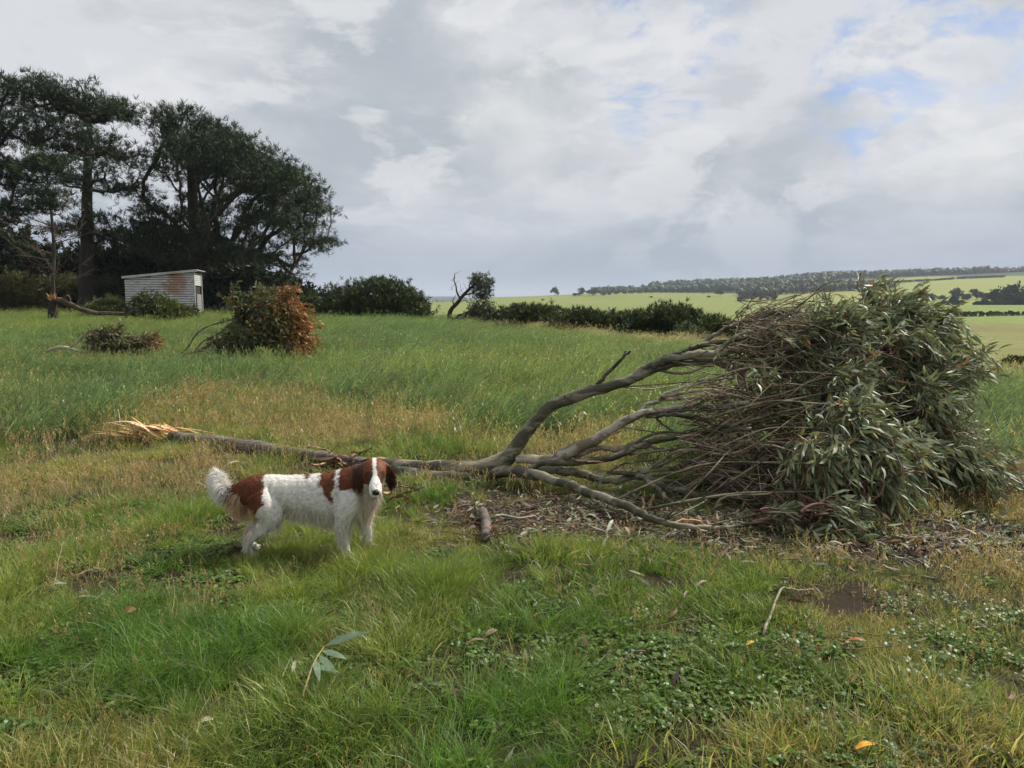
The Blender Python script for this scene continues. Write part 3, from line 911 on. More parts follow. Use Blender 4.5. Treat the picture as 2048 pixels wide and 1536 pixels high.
# ------------------------------------------------------------------ shrubs and bushes
def shrub(label, poly, depth, half, n, cols, L=0.27, W=0.036, sx=0.30, sz=0.22, ntuft=20, nleaf=13, md=0.35, name='shrub', cat='bush', group=None, upb=0.6, wind=(0, 0, 0), mat='shrub_leaf', stems=True, drop=9):
    vmx = max(p[1] for p in poly)
    poly = [(p[0], p[1] + (drop if p[1] < vmx - 14 else 0)) for p in poly]
    us = [p[0] for p in poly]
    uc = sum(us) / len(us)
    gx = P(uc, 600, depth)[0]
    gz = float(H(gx, depth))
    root = thing(name, (gx, depth, gz), label, cat, group)
    T = poly_targets(poly, n, depth, half, md)
    T[:, 2] = np.maximum(T[:, 2], H(T[:, 0], T[:, 1]) + 0.1)
    base = []
    for q in range(4):
        b = np.array([gx + rng.normal(0, (max(us) - min(us)) / FPX * depth * 0.14), depth + rng.normal(0, half * .3), 0])
        b[2] = H(b[0], b[1]) - 0.1
        base.append(b)
    lab = rng.integers(0, 4, len(T)) if len(T) < 4 else np.argmin(np.linalg.norm(T[:, None, :2] - np.array(base)[None, :, :2], axis=2), 1)
    for q in range(4):
        t = T[lab == q]
        if len(t) == 0: continue
        pos, par, cnt = grow([base[q], base[q] + np.array([0, 0, .3])], t, rise=0.5, sub=3)
        mbs = MB()
        limbs(mbs, pos, par, cnt, 1, 0.016, 0.42, 4, (1.6, 1.4, 1.2))
        mbs.build('stem', M['pine_bark'], root)
    mbf = MB()
    c = np.array([gx, depth, gz - 0.5])
    clumps(mbf, T, ntuft, sx, sz, nleaf, L, W, cols, upb, c, 0.7, wind)
    mbf.build('foliage', M[mat], root)
    return root

DK = [(0.030, 0.046, 0.012), (0.040, 0.058, 0.014), (0.022, 0.036, 0.012), (0.055, 0.07, 0.016)]
OL = [(0.075, 0.075, 0.022), (0.055, 0.06, 0.02), (0.10, 0.09, 0.028)]
GRN = [(0.08, 0.10, 0.025), (0.06, 0.085, 0.022), (0.10, 0.12, 0.03)]
shrub('large rounded dark green bush between the orange brush pile and the leaning tree',
      [(648, 640), (640, 600), (662, 566), (700, 572), (735, 556), (775, 558), (810, 566), (835, 588), (858, 618), (856, 636), (760, 642)], 46, 2.2, 170, DK, name='dark_bush')
shrub('low dark bush filling the gap beside the orange brush pile',
      [(600, 640), (605, 598), (628, 588), (652, 592), (660, 640)], 49, 1.5, 45, DK, name='dark_bush')
bushes = [([(985, 646), (992, 616), (1030, 604), (1075, 600), (1110, 606), (1130, 620), (1140, 655), (1060, 650)], 42.5, 'long dark hedge bush next to the leaning tree'),
          ([(1100, 656), (1105, 616), (1150, 608), (1185, 614), (1230, 618), (1240, 664), (1180, 662)], 40, 'low dark green bush second from left in the hedge line'),
          ([(1210, 664), (1220, 622), (1265, 616), (1310, 612), (1330, 630), (1330, 672), (1270, 670)], 38.5, 'dark green bush in the middle of the hedge line'),
          ([(1300, 670), (1300, 620), (1330, 602), (1365, 600), (1392, 616), (1392, 650), (1385, 680), (1340, 676)], 37.5, 'tallest rounded bush of the hedge line'),
          ([(1370, 682), (1375, 640), (1410, 626), (1445, 630), (1466, 650), (1470, 686), (1420, 684)], 36, 'rightmost dark bush of the hedge line left of the brush crown'),
          ([(1490, 690), (1495, 640), (1530, 612), (1580, 610), (1610, 640), (1620, 690)], 35, 'dark bush half hidden behind the fallen crown')]
for poly, dp, lb in bushes:
    shrub(lb, poly, dp, 1.6, 110, DK, name='dark_bush', sx=.28, sz=.16, md=0.28, drop=20)
shrub('small grey-green weed clump in front of the hedge line', [(1350, 690), (1355, 668), (1385, 660), (1410, 672), (1410, 692)], 33.5, .6, 24, [(0.10, 0.12, 0.06), (.08, .1, .05)], L=.2, name='weed_clump')
shrub('olive brown shrub under the pines at the far left', [(-30, 616), (-20, 550), (20, 536), (65, 552), (75, 616)], 56, 2, 80, OL, name='olive_shrub')
shrub('yellow-green shrub behind the snapped trunk', [(98, 598), (104, 556), (130, 545), (158, 552), (162, 600)], 59, 1.6, 50, [(0.10, 0.10, 0.02), (.07, .08, .02)], name='olive_shrub')
shrub('pale green leafy shrub against the left end of the shed', [(180, 625), (190, 605), (215, 594), (245, 598), (250, 626)], 44.2, .8, 46, [(0.12, 0.15, 0.04), (.09, .12, .035), (.16, .17, .06)], L=.25, sx=.2, sz=.16, md=.2, name='leafy_shrub')
shrub('grey-green shrub between the tall pine and the shed', [(185, 600), (190, 560), (215, 545), (240, 560), (246, 600)], 60, 1.5, 40, [(0.06, 0.075, 0.03), (.05, .06, .025)], name='olive_shrub')
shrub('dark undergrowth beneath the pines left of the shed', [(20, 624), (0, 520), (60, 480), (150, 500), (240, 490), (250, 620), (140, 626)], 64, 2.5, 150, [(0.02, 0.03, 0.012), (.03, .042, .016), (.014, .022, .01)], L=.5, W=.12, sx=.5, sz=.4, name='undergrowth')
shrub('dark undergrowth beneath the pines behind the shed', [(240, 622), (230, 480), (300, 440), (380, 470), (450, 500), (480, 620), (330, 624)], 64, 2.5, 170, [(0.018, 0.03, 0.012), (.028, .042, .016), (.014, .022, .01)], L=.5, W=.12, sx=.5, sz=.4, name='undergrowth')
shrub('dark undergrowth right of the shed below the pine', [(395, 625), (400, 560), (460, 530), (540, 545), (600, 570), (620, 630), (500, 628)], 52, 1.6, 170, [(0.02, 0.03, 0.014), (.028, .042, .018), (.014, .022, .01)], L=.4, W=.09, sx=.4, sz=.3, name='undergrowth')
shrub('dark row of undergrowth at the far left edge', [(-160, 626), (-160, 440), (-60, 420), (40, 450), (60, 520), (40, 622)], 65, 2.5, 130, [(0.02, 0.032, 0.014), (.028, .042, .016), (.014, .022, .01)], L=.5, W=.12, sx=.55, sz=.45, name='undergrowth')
# brown sedge clumps on the far tan strip
for (u, v, dp, lb) in [(1020, 660, 36, 'left brown dock clump on the tan strip before the hedge'), (1115, 664, 35, 'right brown dock clump on the tan strip before the hedge')]:
    shrub(lb, [(u - 28, v + 6), (u - 25, v - 14), (u, v - 18), (u + 25, v - 12), (u + 28, v + 6)], dp, .4, 22, [(0.09, 0.055, 0.03), (.12, .08, .04)], L=.3, W=.05, sx=.12, sz=.1, ntuft=7, nleaf=5, md=.15, name='dock_clump', upb=1.2)
shrub('small dark bush on the slope at the right edge', [(2005, 734), (2010, 722), (2030, 718), (2060, 720), (2080, 734)], 40, .5, 26, DK, L=.16, sx=.14, sz=.07, md=.12, drop=0, name='dark_bush')

# ------------------------------------------------------------------ leaning, half-bare tree in the middle
D = 42.0
bt = G(900, 0, D)
root = thing('leaning_tree', bt, 'bent half-bare tree leaning right between the dark bushes', 'tree')
def px_tube(mb, pts, rads, depth, seg=6, col=None, n=14, jit=0.0, mat=None):
    q = catmull(PP([(u, v, depth if len(p_) == 0 else p_[0]) for (u, v, *p_) in pts]), n)
    if jit: q = q + rng.normal(0, jit, q.shape)
    tube(mb, q, np.interp(np.linspace(0, 1, n), np.linspace(0, 1, len(rads)), rads), seg, col, 0.04)
    return q
m = MB()
px_tube(m, [(897, 650), (898, 632), (903, 618), (915, 606), (925, 592), (937, 580), (950, 568), (965, 560)], [.17, .14, .12, .10, .08, .05], D)
m.build('trunk', M['pine_bark'], root)
m = MB(); px_tube(m, [(922, 600), (914, 585), (912, 572), (908, 560), (910, 548)], [.07, .045, .02], D, col=(2.5, 2.2, 2.)); m.build('branch', M['pine_bark'], root)
m = MB(); px_tube(m, [(908, 612), (906, 600), (912, 590)], [.05, .03, .015], D, col=(2.5, 2.2, 2.)); m.build('branch', M['pine_bark'], root)
m = MB(); px_tube(m, [(937, 582), (940, 566), (946, 556)], [.05, .03, .012], D); m.build('branch', M['pine_bark'], root)
m = MB(); px_tube(m, [(930, 590), (948, 584), (962, 575), (975, 572)], [.05, .035, .02], D); m.build('branch', M['pine_bark'], root)
for (a, b) in [((900, 646), (935, 625)), ((905, 650), (960, 634)), ((915, 648), (955, 615)), ((900, 640), (925, 640))]:
    m = MB(); px_tube(m, [a, ((a[0] + b[0]) / 2, (a[1] + b[1]) / 2 - 4), b], [.10, .07, .03], D - .4, jit=.03); m.build('branch', M['pine_bark'], root)
for k in range(26):
    u, v = rng.uniform(902, 960), rng.uniform(556, 640)
    m = MB(); px_tube(m, [(u, v), (u + rng.uniform(-6, 10), v - rng.uniform(3, 10)), (u + rng.uniform(-10, 16), v - rng.uniform(8, 20))], [.018, .006], D, 3, (1.8, 1.6, 1.4), 5); m.build('branch', M['pine_bark'], root)
m = MB()
GG = [(0.06, 0.075, 0.04), (.045, .06, .03), (.08, .09, .05)]
T = poly_targets([(944, 560), (958, 549), (975, 552), (983, 566), (978, 590), (965, 598), (948, 590), (942, 575)], 46, D, .6, .12)
clumps(m, T, 10, .14, .12, 7, .2, .03, GG, 0.1, None, 0, (0.35, 0, -0.1))
T = poly_targets([(932, 646), (940, 618), (955, 608), (978, 606), (990, 616), (990, 646)], 50, D + .3, .8, .2)
clumps(m, T, 12, .18, .12, 7, .22, .035, GG, 0.2, None, 0, (0.2, 0, 0))
m.build('crown', M['shrub_leaf'], root)

# ------------------------------------------------------------------ shed
th = R(13)
A_ = P(388, 612, 45.0)
zg = float(H(A_[0], 45.0)) - 0.05
shed = thing('shed', (A_[0], A_[1], zg), 'small weathered white board shed with a sloping roof below the pines', 'shed')
shed.rotation_euler = (0, 0, th)
wht, ntw = new_mat('weathered_paint')
tcn = nd(ntw, 'ShaderNodeTexCoord')
oi = nd(ntw, 'ShaderNodeObjectInfo')
gpos = nd(ntw, 'ShaderNodeNewGeometry').outputs['Position']
na_ = nd(ntw, 'ShaderNodeTexNoise', {'Vector': gpos, 'Scale': 1.6, 'Detail': 8.0, 'Roughness': 0.65}).outputs[0]
nb_ = nd(ntw, 'ShaderNodeTexNoise', {'Vector': nd(ntw, 'ShaderNodeMapping', {'Vector': gpos, 'Scale': (1.0, 1.0, 9.0)}).outputs[0], 'Scale': 4.0, 'Detail': 6.0}).outputs[0]
c = mix(ntw, smooth(ntw, nb_, 0.40, 0.62), (0.34, 0.33, 0.31), (0.56, 0.56, 0.54))
sp_ = nd(ntw, 'ShaderNodeVectorMath', {0: gpos, 1: tuple(P(350, 567, 45.0))}, operation='DISTANCE').outputs['Value']
rust = mth(ntw, 'MULTIPLY', smooth(ntw, mth(ntw, 'ADD', sp_, mth(ntw, 'MULTIPLY', nb_, -0.9)), 0.55, 0.05), mth(ntw, 'MULTIPLY', smooth(ntw, na_, 0.47, 0.55), 0.8))
c = mix(ntw, rust, c, (0.30, 0.13, 0.06))
spk = nd(ntw, 'ShaderNodeTexNoise', {'Vector': gpos, 'Scale': 3.4, 'Detail': 6.0, 'Roughness': 0.7}).outputs[0]
c = mix(ntw, mth(ntw, 'MULTIPLY', smooth(ntw, spk, 0.62, 0.72), 0.6), c, (0.22, 0.13, 0.08))
p_ = nd(ntw, 'ShaderNodeBsdfPrincipled', {'Base Color': c, 'Roughness': 0.7})
nd(ntw, 'ShaderNodeOutputMaterial', {'Surface': p_.outputs[0]})
M['shed_dark'] = plain_mat('shed_dark', (0.03, 0.027, 0.025), 0.9)
M['roof_tin'] = plain_mat('roof_tin', (0.34, 0.35, 0.36), 0.5, 0.2, 3, 0.1)
WF, DS = 3.75, 2.6                      # width of the front, depth of the side; origin = front right corner, front runs to -x
HL, HR = 2.5, 2.9
def box(mb, lo, hi, col=None):
    (x0, y0, z0), (x1, y1, z1) = lo, hi
    v = [(x0, y0, z0), (x1, y0, z0), (x1, y1, z0), (x0, y1, z0), (x0, y0, z1), (x1, y0, z1), (x1, y1, z1), (x0, y1, z1)]
    mb.add(v, None, [(0, 3, 2, 1), (4, 5, 6, 7), (0, 1, 5, 4), (1, 2, 6, 5), (2, 3, 7, 6), (3, 0, 4, 7)], col)
m = MB()
box(m, (-WF + .03, .03, 0), (-.03, DS - .03, HL - .06))
m.build('interior', M['shed_dark'], shed, False, (0, 0, 0))
nb, bh = 17, HL / 17.0
for i in range(nb + 3):
    z0 = i * bh * 0.96
    z1 = z0 + bh * 0.76
    xl = -WF
    if z1 > HL:                         # boards under the slope of the roof get shorter towards the left
        xl = -WF * (1 - (z1 - HL) / (HR - HL))
        if xl > -.4: break
    m = MB()
    v = [(xl, -.012, z0), (0, -.012, z0), (0, .02, z0), (xl, .02, z0), (xl, -.002, z1), (0, -.002, z1), (0, .02, z1), (xl, .02, z1)]
    v = [(a + (0), b - .025 * (k < 4) * (1 if k < 2 else 0), c_) for k, (a, b, c_) in enumerate(v)]
    m.add(v, None, [(0, 3, 2, 1), (4, 5, 6, 7), (0, 1, 5, 4), (1, 2, 6, 5), (2, 3, 7, 6), (3, 0, 4, 7)])
    m.build('wall_board', wht, shed, False, (rng.normal(0, .006), rng.normal(0, .003), 0))
# right end: boards above the doorway, a door leaf and posts
for i in range(7):
    m = MB()
    z0 = 2.08 + i * .108
    box(m, (-.02, .05, z0), (.03, DS, z0 + .09))
    m.build('end_board', wht, shed, False, (0, 0, 0))
m = MB(); box(m, (-.02, DS * .38, 0), (.025, DS, 1.55)); m.build('door', plain_mat('grey_door', (0.20, 0.20, 0.19), 0.8), shed, False, (0, 0, 0))
for yy in (0.03, DS - .1):
    m = MB(); box(m, (.032, yy, 0), (.09, yy + .09, HR)); m.build('corner_post', wht, shed, False, (0, 0, 0))
m = MB()
sl = (HR - HL) / WF
def rz(x): return HR + sl * x
v = []
for x_ in (-WF - .12, .28):
    for y_ in (-.12, DS + .15):
        v += [(x_, y_, rz(x_) + .03), (x_, y_, rz(x_) + .075)]
m.add(v, None, [(0, 2, 3, 1), (4, 5, 7, 6), (0, 1, 5, 4), (2, 6, 7, 3), (1, 3, 7, 5), (0, 4, 6, 2)])
rf = m.build('roof', M['roof_tin'], shed, False, (0, 0, 0))
m = MB()
v = []
for x_ in (-WF - .12, .28):
    v += [(x_, -.15, rz(x_) - .05), (x_, -.123, rz(x_) - .05), (x_, -.15, rz(x_) + .085), (x_, -.123, rz(x_) + .085)]
m.add(v, None, [(0, 1, 3, 2), (4, 6, 7, 5), (0, 2, 6, 4), (1, 5, 7, 3), (2, 3, 7, 6), (0, 4, 5, 1)])
m.build('fascia_board', wht, rf, False, (0, 0, 0))
# dark palings right of the shed
for k in range(6):
    u = 430 + k * 13 + rng.normal(0, 2)
    m = MB()
    b = G(u, 0, 47.5)
    box(m, (-.06, -.02, -.1), (.06, .02, rng.uniform(.75, 1.0)))
    o = m.build('fence_paling', M['shed_dark'], None, False, b)
    tag(o, 'dark upright fence paling under the pine right of the shed', 'fence paling', 'dark palings right of the shed')

# ------------------------------------------------------------------ far trees
def tree_variant(h, w, seed, cols, leaf=0.9, n=14, nt_=26):
    """crown lobes full of leaf clumps plus trunk, about the origin"""
    T = rng.normal(size=(n, 3)) * np.array([w * .26, w * .26, h * .17]) + np.array([0, 0, h * .60])
    T[:, 2] = np.clip(T[:, 2], h * .25, h * .88)
    mt, mc = MB(), MB()
    tube(mt, catmull([(0, 0, -.8), (rng.normal(0, .2), 0, h * .3), (rng.normal(0, .5), 0, h * .7)], 7), np.linspace(.035 * h, .012 * h, 7), 6)
    pos, par, cnt = grow([np.array([0, 0, h * .25]), np.array([0, 0, h * .45])], T, 0.4, 3)
    limbs(mt, pos, par, cnt, 1, .06, .45, 4)
    clumps(mc, T, nt_, w * .12, h * .075, 5, leaf * 1.5, leaf * .8, cols, .5, np.array([0, 0, h * .3]), .5)
    a, b = mt.mesh('far_trunk'), mc.mesh('far_crown')
    a.materials.append(M['pine_bark']); b.materials.append(M['far_leaf'])
    return a, b

FAR = [(0.035, 0.05, 0.02), (0.05, 0.065, 0.026), (0.028, 0.04, 0.018)]
VARS = [tree_variant(h, w, 0, FAR) for (h, w) in [(9, 9), (10, 7), (7, 8), (12, 9), (8, 10)]]
def far_tree(u, r, s, label, group=None, var=None, name='field_tree', sink=0.3):
    b = G(u, 0, r)
    o = thing(name, (b[0], b[1], b[2] - sink * s), label, 'tree', group)
    a, c = VARS[rng.integers(0, len(VARS)) if var is None else var]
    for nm, me in (('trunk', a), ('crown', c)):
        k = link(nm, me, o, (0, 0, 0))
    o.scale = (s, s, s * rng.uniform(.9, 1.1))
    o.rotation_euler = (0, 0, rng.uniform(0, 6.28))
    return o
far_tree(1030, 640, .95, 'lone tall slender tree on the hillside right of the leaning tree', var=1, sink=1.2)
far_tree(1109, 1040, .95, 'lone small tree standing on the skyline of the green hill', var=3, sink=.2)
for (u, r, s) in [(1150, 1000, .7), (1163, 1005, 1.0), (1178, 1000, .9), (1190, 990, .8), (1205, 985, .7), (1218, 1000, .6), (1232, 1015, .7), (1247, 1020, .55), (1262, 1035, .7), (1275, 1040, .6),
                  (1290, 1050, .75), (1303, 1060, .6), (1316, 1070, .8), (1330, 1080, .6), (1342, 1090, .8), (1358, 1090, .8), (1372, 1090, .9), (1385, 1100, .7), (1400, 1090, .8), (1414, 1100, .9), (1430, 1090, .8)]:
    far_tree(u, r, s, 'small tree in the row along the far crest', 'row of trees along the far crest', name='crest_tree')
far_tree(1437, 950, .95, 'dark round tree standing alone below the far tree row', var=0)
for u in (1414, 1300, 1085):
    far_tree(u, 900, .35, 'tiny shrub-like tree on the open far field', 'specks of trees on the far field', var=2)
for (u, r, s) in [(1478, 760, .7), (1490, 770, .9), (1503, 765, .8), (1517, 760, .9), (1530, 770, .8), (1543, 760, .7)]:
    far_tree(u, r, s, 'grey-green tree of the small copse in the valley', 'copse in the valley field', name='copse_tree')
for (u, r, s) in [(1872, 470, .55), (1886, 468, .6), (1900, 466, .75), (1914, 470, .7), (1946, 455, .5), (1958, 455, .6), (1970, 452, .7), (1984, 450, .75), (1998, 452, .8), (2012, 450, .8), (2028, 450, .9), (2044, 450, .9), (2060, 452, .9), (2078, 450, .8)]:
    far_tree(u, r, s * .8, 'dark tree of the hedge across the right-hand green field', 'hedge trees across the right field', name='hedge_tree', sink=1.6)
for (u, s) in [(1985, 1.15), (2003, 1.35), (2022, 1.3), (2042, 1.2), (2062, 1.2)]:
    far_tree(u, 520 + rng.uniform(-10, 10), s, 'tall dark round tree of the clump at the right edge', 'clump of tall trees at the right edge', var=int(rng.choice([0, 3, 4])), name='clump_tree', sink=1.4)
for (u, r, s) in [(1800, 620, .8), (1818, 630, .9), (1840, 620, .9), (1858, 630, .7), (1875, 640, .6), (1908, 760, .7), (1780, 640, .8), (1905, 640, .8), (1925, 640, .8), (1945, 650, .8), (1962, 640, .9)]:
    far_tree(u, r, s, 'grey-green tree in the hollow behind the hedge', 'trees in the hollow', name='hollow_tree', sink=.5)
for u in np.arange(1775, 2000, 5.5):
    if 1815 < u < 1822 or 1898 < u < 1905: continue
    far_tree(u, 1130 + .2 * (u - 1775), .6, 'hedge tree on the upper light green field', 'dark hedge on the upper field', var=2, name='hill_hedge_tree', sink=.9)

# forest on the ridge: one mass
m = MB()
ico_t = (1 + 5 ** .5) / 2
ICO = unit(np.array([(-1, ico_t, 0), (1, ico_t, 0), (-1, -ico_t, 0), (1, -ico_t, 0), (0, -1, ico_t), (0, 1, ico_t), (0, -1, -ico_t), (0, 1, -ico_t), (ico_t, 0, -1), (ico_t, 0, 1), (-ico_t, 0, -1), (-ico_t, 0, 1)]))
ICF = np.array([(0, 11, 5), (0, 5, 1), (0, 1, 7), (0, 7, 10), (0, 10, 11), (1, 5, 9), (5, 11, 4), (11, 10, 2), (10, 7, 6), (7, 1, 8), (3, 9, 4), (3, 4, 2), (3, 2, 6), (3, 6, 8), (3, 8, 9), (4, 9, 5), (2, 4, 11), (6, 2, 10), (8, 6, 7), (9, 8, 1)])
def forest(n, ufun, rfun, h0, h1, wr=0.36):
    u = ufun(n); r = rfun(n, u)
    x = (u - CX) / FPX * r
    z = H(x, r)
    hh = rng.uniform(h0, h1, n)
    w = hh * wr * rng.uniform(.8, 1.25, n)
    V = ICO[None] * (1 + 0.25 * rng.normal(size=(n, 12, 1)))
    V = V * np.stack([w, w, hh * .42], 1)[:, None] + np.stack([x, r, z + hh * .5], 1)[:, None]
    cc = np.array(FAR)[rng.integers(0, 3, n)] * rng.uniform(.7, 1.25, (n, 1))
    m.add(V.reshape(-1, 3), (np.arange(n)[:, None, None] * 12 + ICF[None]).reshape(-1, 3), None, np.repeat(cc, 12, 0))
    b = np.stack([x, r, z + hh * .55], 1)
    nl = 16
    d = rdir(n * nl, 0)
    bb = np.repeat(b, nl, 0) + d * np.repeat(np.stack([w * .8, w * .8, hh * .36], 1), nl, 0)
    leaves(m, bb, d + rng.normal(0, .5, d.shape), rng.normal(size=d.shape), rng.uniform(1.2, 2.8, n * nl), rng.uniform(.8, 1.7, n * nl), np.repeat(cc, nl, 0) * rng.uniform(.7, 1.4, (n * nl, 1)), .1, near=False)
forest(3000, lambda n: rng.uniform(1300, 2200, n), lambda n, u: (lambda r0: r0 + (1900 - r0) * rng.uniform(0, 1, n))(np.interp(u, [1300, 1460, 1640, 1680, 1900, 2200], [1290, 1140, 1090, 1430, 1530, 1540])), 10, 17)
forest(420, lambda n: rng.uniform(1180, 1520, n), lambda n, u: np.interp(u, [1180, 1520], [1230, 1250]) + rng.uniform(0, 120, n), 6, 12)
forest(330, lambda n: rng.uniform(1470, 1780, n), lambda n, u: np.interp(u, [1470, 1780], [960, 900]) + rng.uniform(0, 70, n), 8, 13)
forest(300, lambda n: rng.uniform(560, 960, n), lambda n, u: rng.uniform(1800, 2600, n), 9, 16)
fo = m.build('far_woodland', M['far_leaf'])
tag(fo, 'dark eucalyptus and pine woodland covering the far ridge', 'woodland', kind='stuff')

# young hedge row on the slope
sap = MB()
T = rng.normal(size=(7, 3)) * np.array([.22, .22, .25]) + np.array([0, 0, .75])
clumps(sap, T, 8, .15, .2, 4, .5, .3, [(0.04, 0.05, 0.02), (.06, .06, .03)], .6)
tube(sap, [(0, 0, -.2), (0, 0, .9)], [.06, .03], 5, (0.05, 0.04, 0.03))
sap = sap.mesh('young_hedge_plant'); sap.materials.append(M['far_leaf'])
for k, u in enumerate(np.arange(1868, 2110, 7.2)):
    b = G(u + rng.normal(0, 1), 0, 250 + (u - 1868) * .02)
    o = link('young_hedge_plant', sap, None, b)
    o.scale = [rng.uniform(.8, 1.25)] * 3
    o.rotation_euler = (0, 0, rng.uniform(0, 6))
    tag(o, 'tiny young plant in the dotted row across the right slope', 'hedge plant', 'dotted row of young plants on the slope')

# farmhouse speck
b = G(944, 0, 985)
fh = thing('farmhouse', b, 'tiny white farmhouse on the skyline right of the leaning tree', 'house')
m = MB(); box(m, (-6, -3, -1), (6, 3, 3)); m.build('wall', plain_mat('house_white', (0.7, 0.7, 0.68), .8), fh, False, (0, 0, 0))
m = MB()
m.add([(-6.4, -3.4, 3), (6.4, -3.4, 3), (6.4, 3.4, 3), (-6.4, 3.4, 3), (-6.4, 0, 5), (6.4, 0, 5)], [(0, 4, 3), (1, 2, 5)], [(0, 1, 5, 4), (2, 3, 4, 5), (0, 3, 2, 1)])
m.build('roof', M['roof_tin'], fh, False, (0, 0, 0))

# ------------------------------------------------------------------ gum foliage sprays
class LeafBag:
    def __init__(s): s.b, s.d, s.u, s.L, s.W, s.c = [], [], [], [], [], []
    def add(s, b, d, u, L, W, c):
        s.b.append(b); s.d.append(d); s.u.append(u); s.L.append(L); s.W.append(W); s.c.append(c)
    def cat(s):
        return [np.concatenate(q) for q in (s.b, s.d, s.u, s.L, s.W, s.c)]

def spray(mbT, bag, start, target, tan0, sweep, r0, ll, cols, nside=5, nl=6, droop=0.5, fill=0.45, tcol=(0.10, 0.06, 0.045), side_len=0.28, floor=True, wob=0.03):
    """one leafy twig: a bowed stem from start to target, side twigs and hanging leaves"""
    L = np.linalg.norm(target - start)
    p1 = start + tan0 * L * 0.4
    p2 = target - sweep * L * 0.35
    t = np.linspace(0, 1, 11)[:, None]
    q = (1 - t) ** 3 * start + 3 * (1 - t) ** 2 * t * p1 + 3 * (1 - t) * t ** 2 * p2 + t ** 3 * target
    q[1:] += np.cumsum(rng.normal(0, wob * L * 0.25, (10, 3)), 0) * np.linspace(0, 1, 10)[:, None] * .6
    if floor: q[:, 2] = np.maximum(q[:, 2], H(q[:, 0], q[:, 1]) + 0.02)
    tc_ = np.array(tcol) * rng.uniform(.7, 1.5) * np.array([rng.uniform(.9, 1.3), 1, 1])
    tube(mbT, q, np.linspace(r0, .0022, 11), 5, tc_, cap=False)
    Tq = unit(np.gradient(q, axis=0))
    def leaf_run(pts, tan, n):
        k = rng.integers(0, len(pts), n)
        b = pts[k] + rng.normal(0, .01, (n, 3))
        d = unit(tan[k] * .75 + rng.normal(0, .5, (n, 3)) + np.array([0, 0, -droop]) + sweep * .35)
        LL = ll * rng.uniform(.6, 1.3, n)
        c = np.array(cols)[rng.integers(0, len(cols), n)] * rng.uniform(.7, 1.3, (n, 1))
        e = b + d * LL[:, None]
        if floor:
            low = e[:, 2] < H(e[:, 0], e[:, 1]) + .01
            d[low, 2] = np.abs(d[low, 2]) * .2
        bag.add(b, d, rng.normal(size=(n, 3)) + np.array([0, 0, .6]), LL, LL * rng.uniform(.13, .21, n), c)
    i0 = int(11 * fill)
    leaf_run(q[i0:], Tq[i0:], nl)
    leaf_run(q[-3:], Tq[-3:], nl)
    for s in range(nside):
        k = rng.integers(int(11 * fill * .7), 10)
        d = unit(Tq[k] + rng.normal(0, .55, 3) + np.array([0, 0, -droop * .3]))
        l2 = side_len * rng.uniform(.5, 1.3)
        w = catmull([q[k], q[k] + d * l2 * .5, q[k] + d * l2 + np.array([0, 0, -droop * .18 * l2 / .25])], 5)
        if floor: w[:, 2] = np.maximum(w[:, 2], H(w[:, 0], w[:, 1]) + .015)
        tube(mbT, w, np.linspace(max(r0 * .35, .0025), .0015, 5), 4, tc_ * 1.15, cap=False)
        leaf_run(w[1:], unit(np.gradient(w, axis=0))[1:], nl)
    return q

GUM = [(0.16, 0.19, 0.105), (0.115, 0.145, 0.08), (0.21, 0.235, 0.15), (0.09, 0.11, 0.06), (0.27, 0.285, 0.20), (0.17, 0.165, 0.08)]
GUM = [tuple(v * 1.3 for v in g_) for g_ in GUM]
GUMW = GUM * 4 + [(0.30, 0.17, 0.07), (0.22, 0.18, 0.08), (0.28, 0.29, 0.22)]

# ------------------------------------------------------------------ the fallen gum tree
Zc = lambda x, y: (960 + x / 2.743, 560 + y / 2.743)
ft_base = G(360, 0, 8.3)
ft = thing('fallen_tree', ft_base, 'storm-felled gum tree with splintered butt lying across the grass behind the dog', 'fallen tree')

def limb(path, rads, name='branch', mat='gum_bark', seg=11, n=34, col=None, lump=0.055):
    """path: list of (u, v, depth)"""
    q = catmull(PP(path), n)
    gz = H(q[:, 0], q[:, 1])
    rad = np.interp(np.linspace(0, 1, n), np.linspace(0, 1, len(rads)), rads)
    q[:, 2] = np.maximum(q[:, 2], gz + rad * 0.55)
    q[1:-1] += rng.normal(0, .004, (n - 2, 3))
    rad = rad * (1 + lump * np.convolve(rng.normal(size=n + 4), np.ones(5) / 2.2, 'valid'))
    m = MB()
    tube(m, q, rad, seg, col, 0.04)
    m.build(name, M[mat], ft)
    return q

def zp(pts, d0, d1):
    n = len(pts)
    return [(*Zc(x, y), d0 + (d1 - d0) * i / (n - 1)) for i, (x, y) in enumerate(pts)]

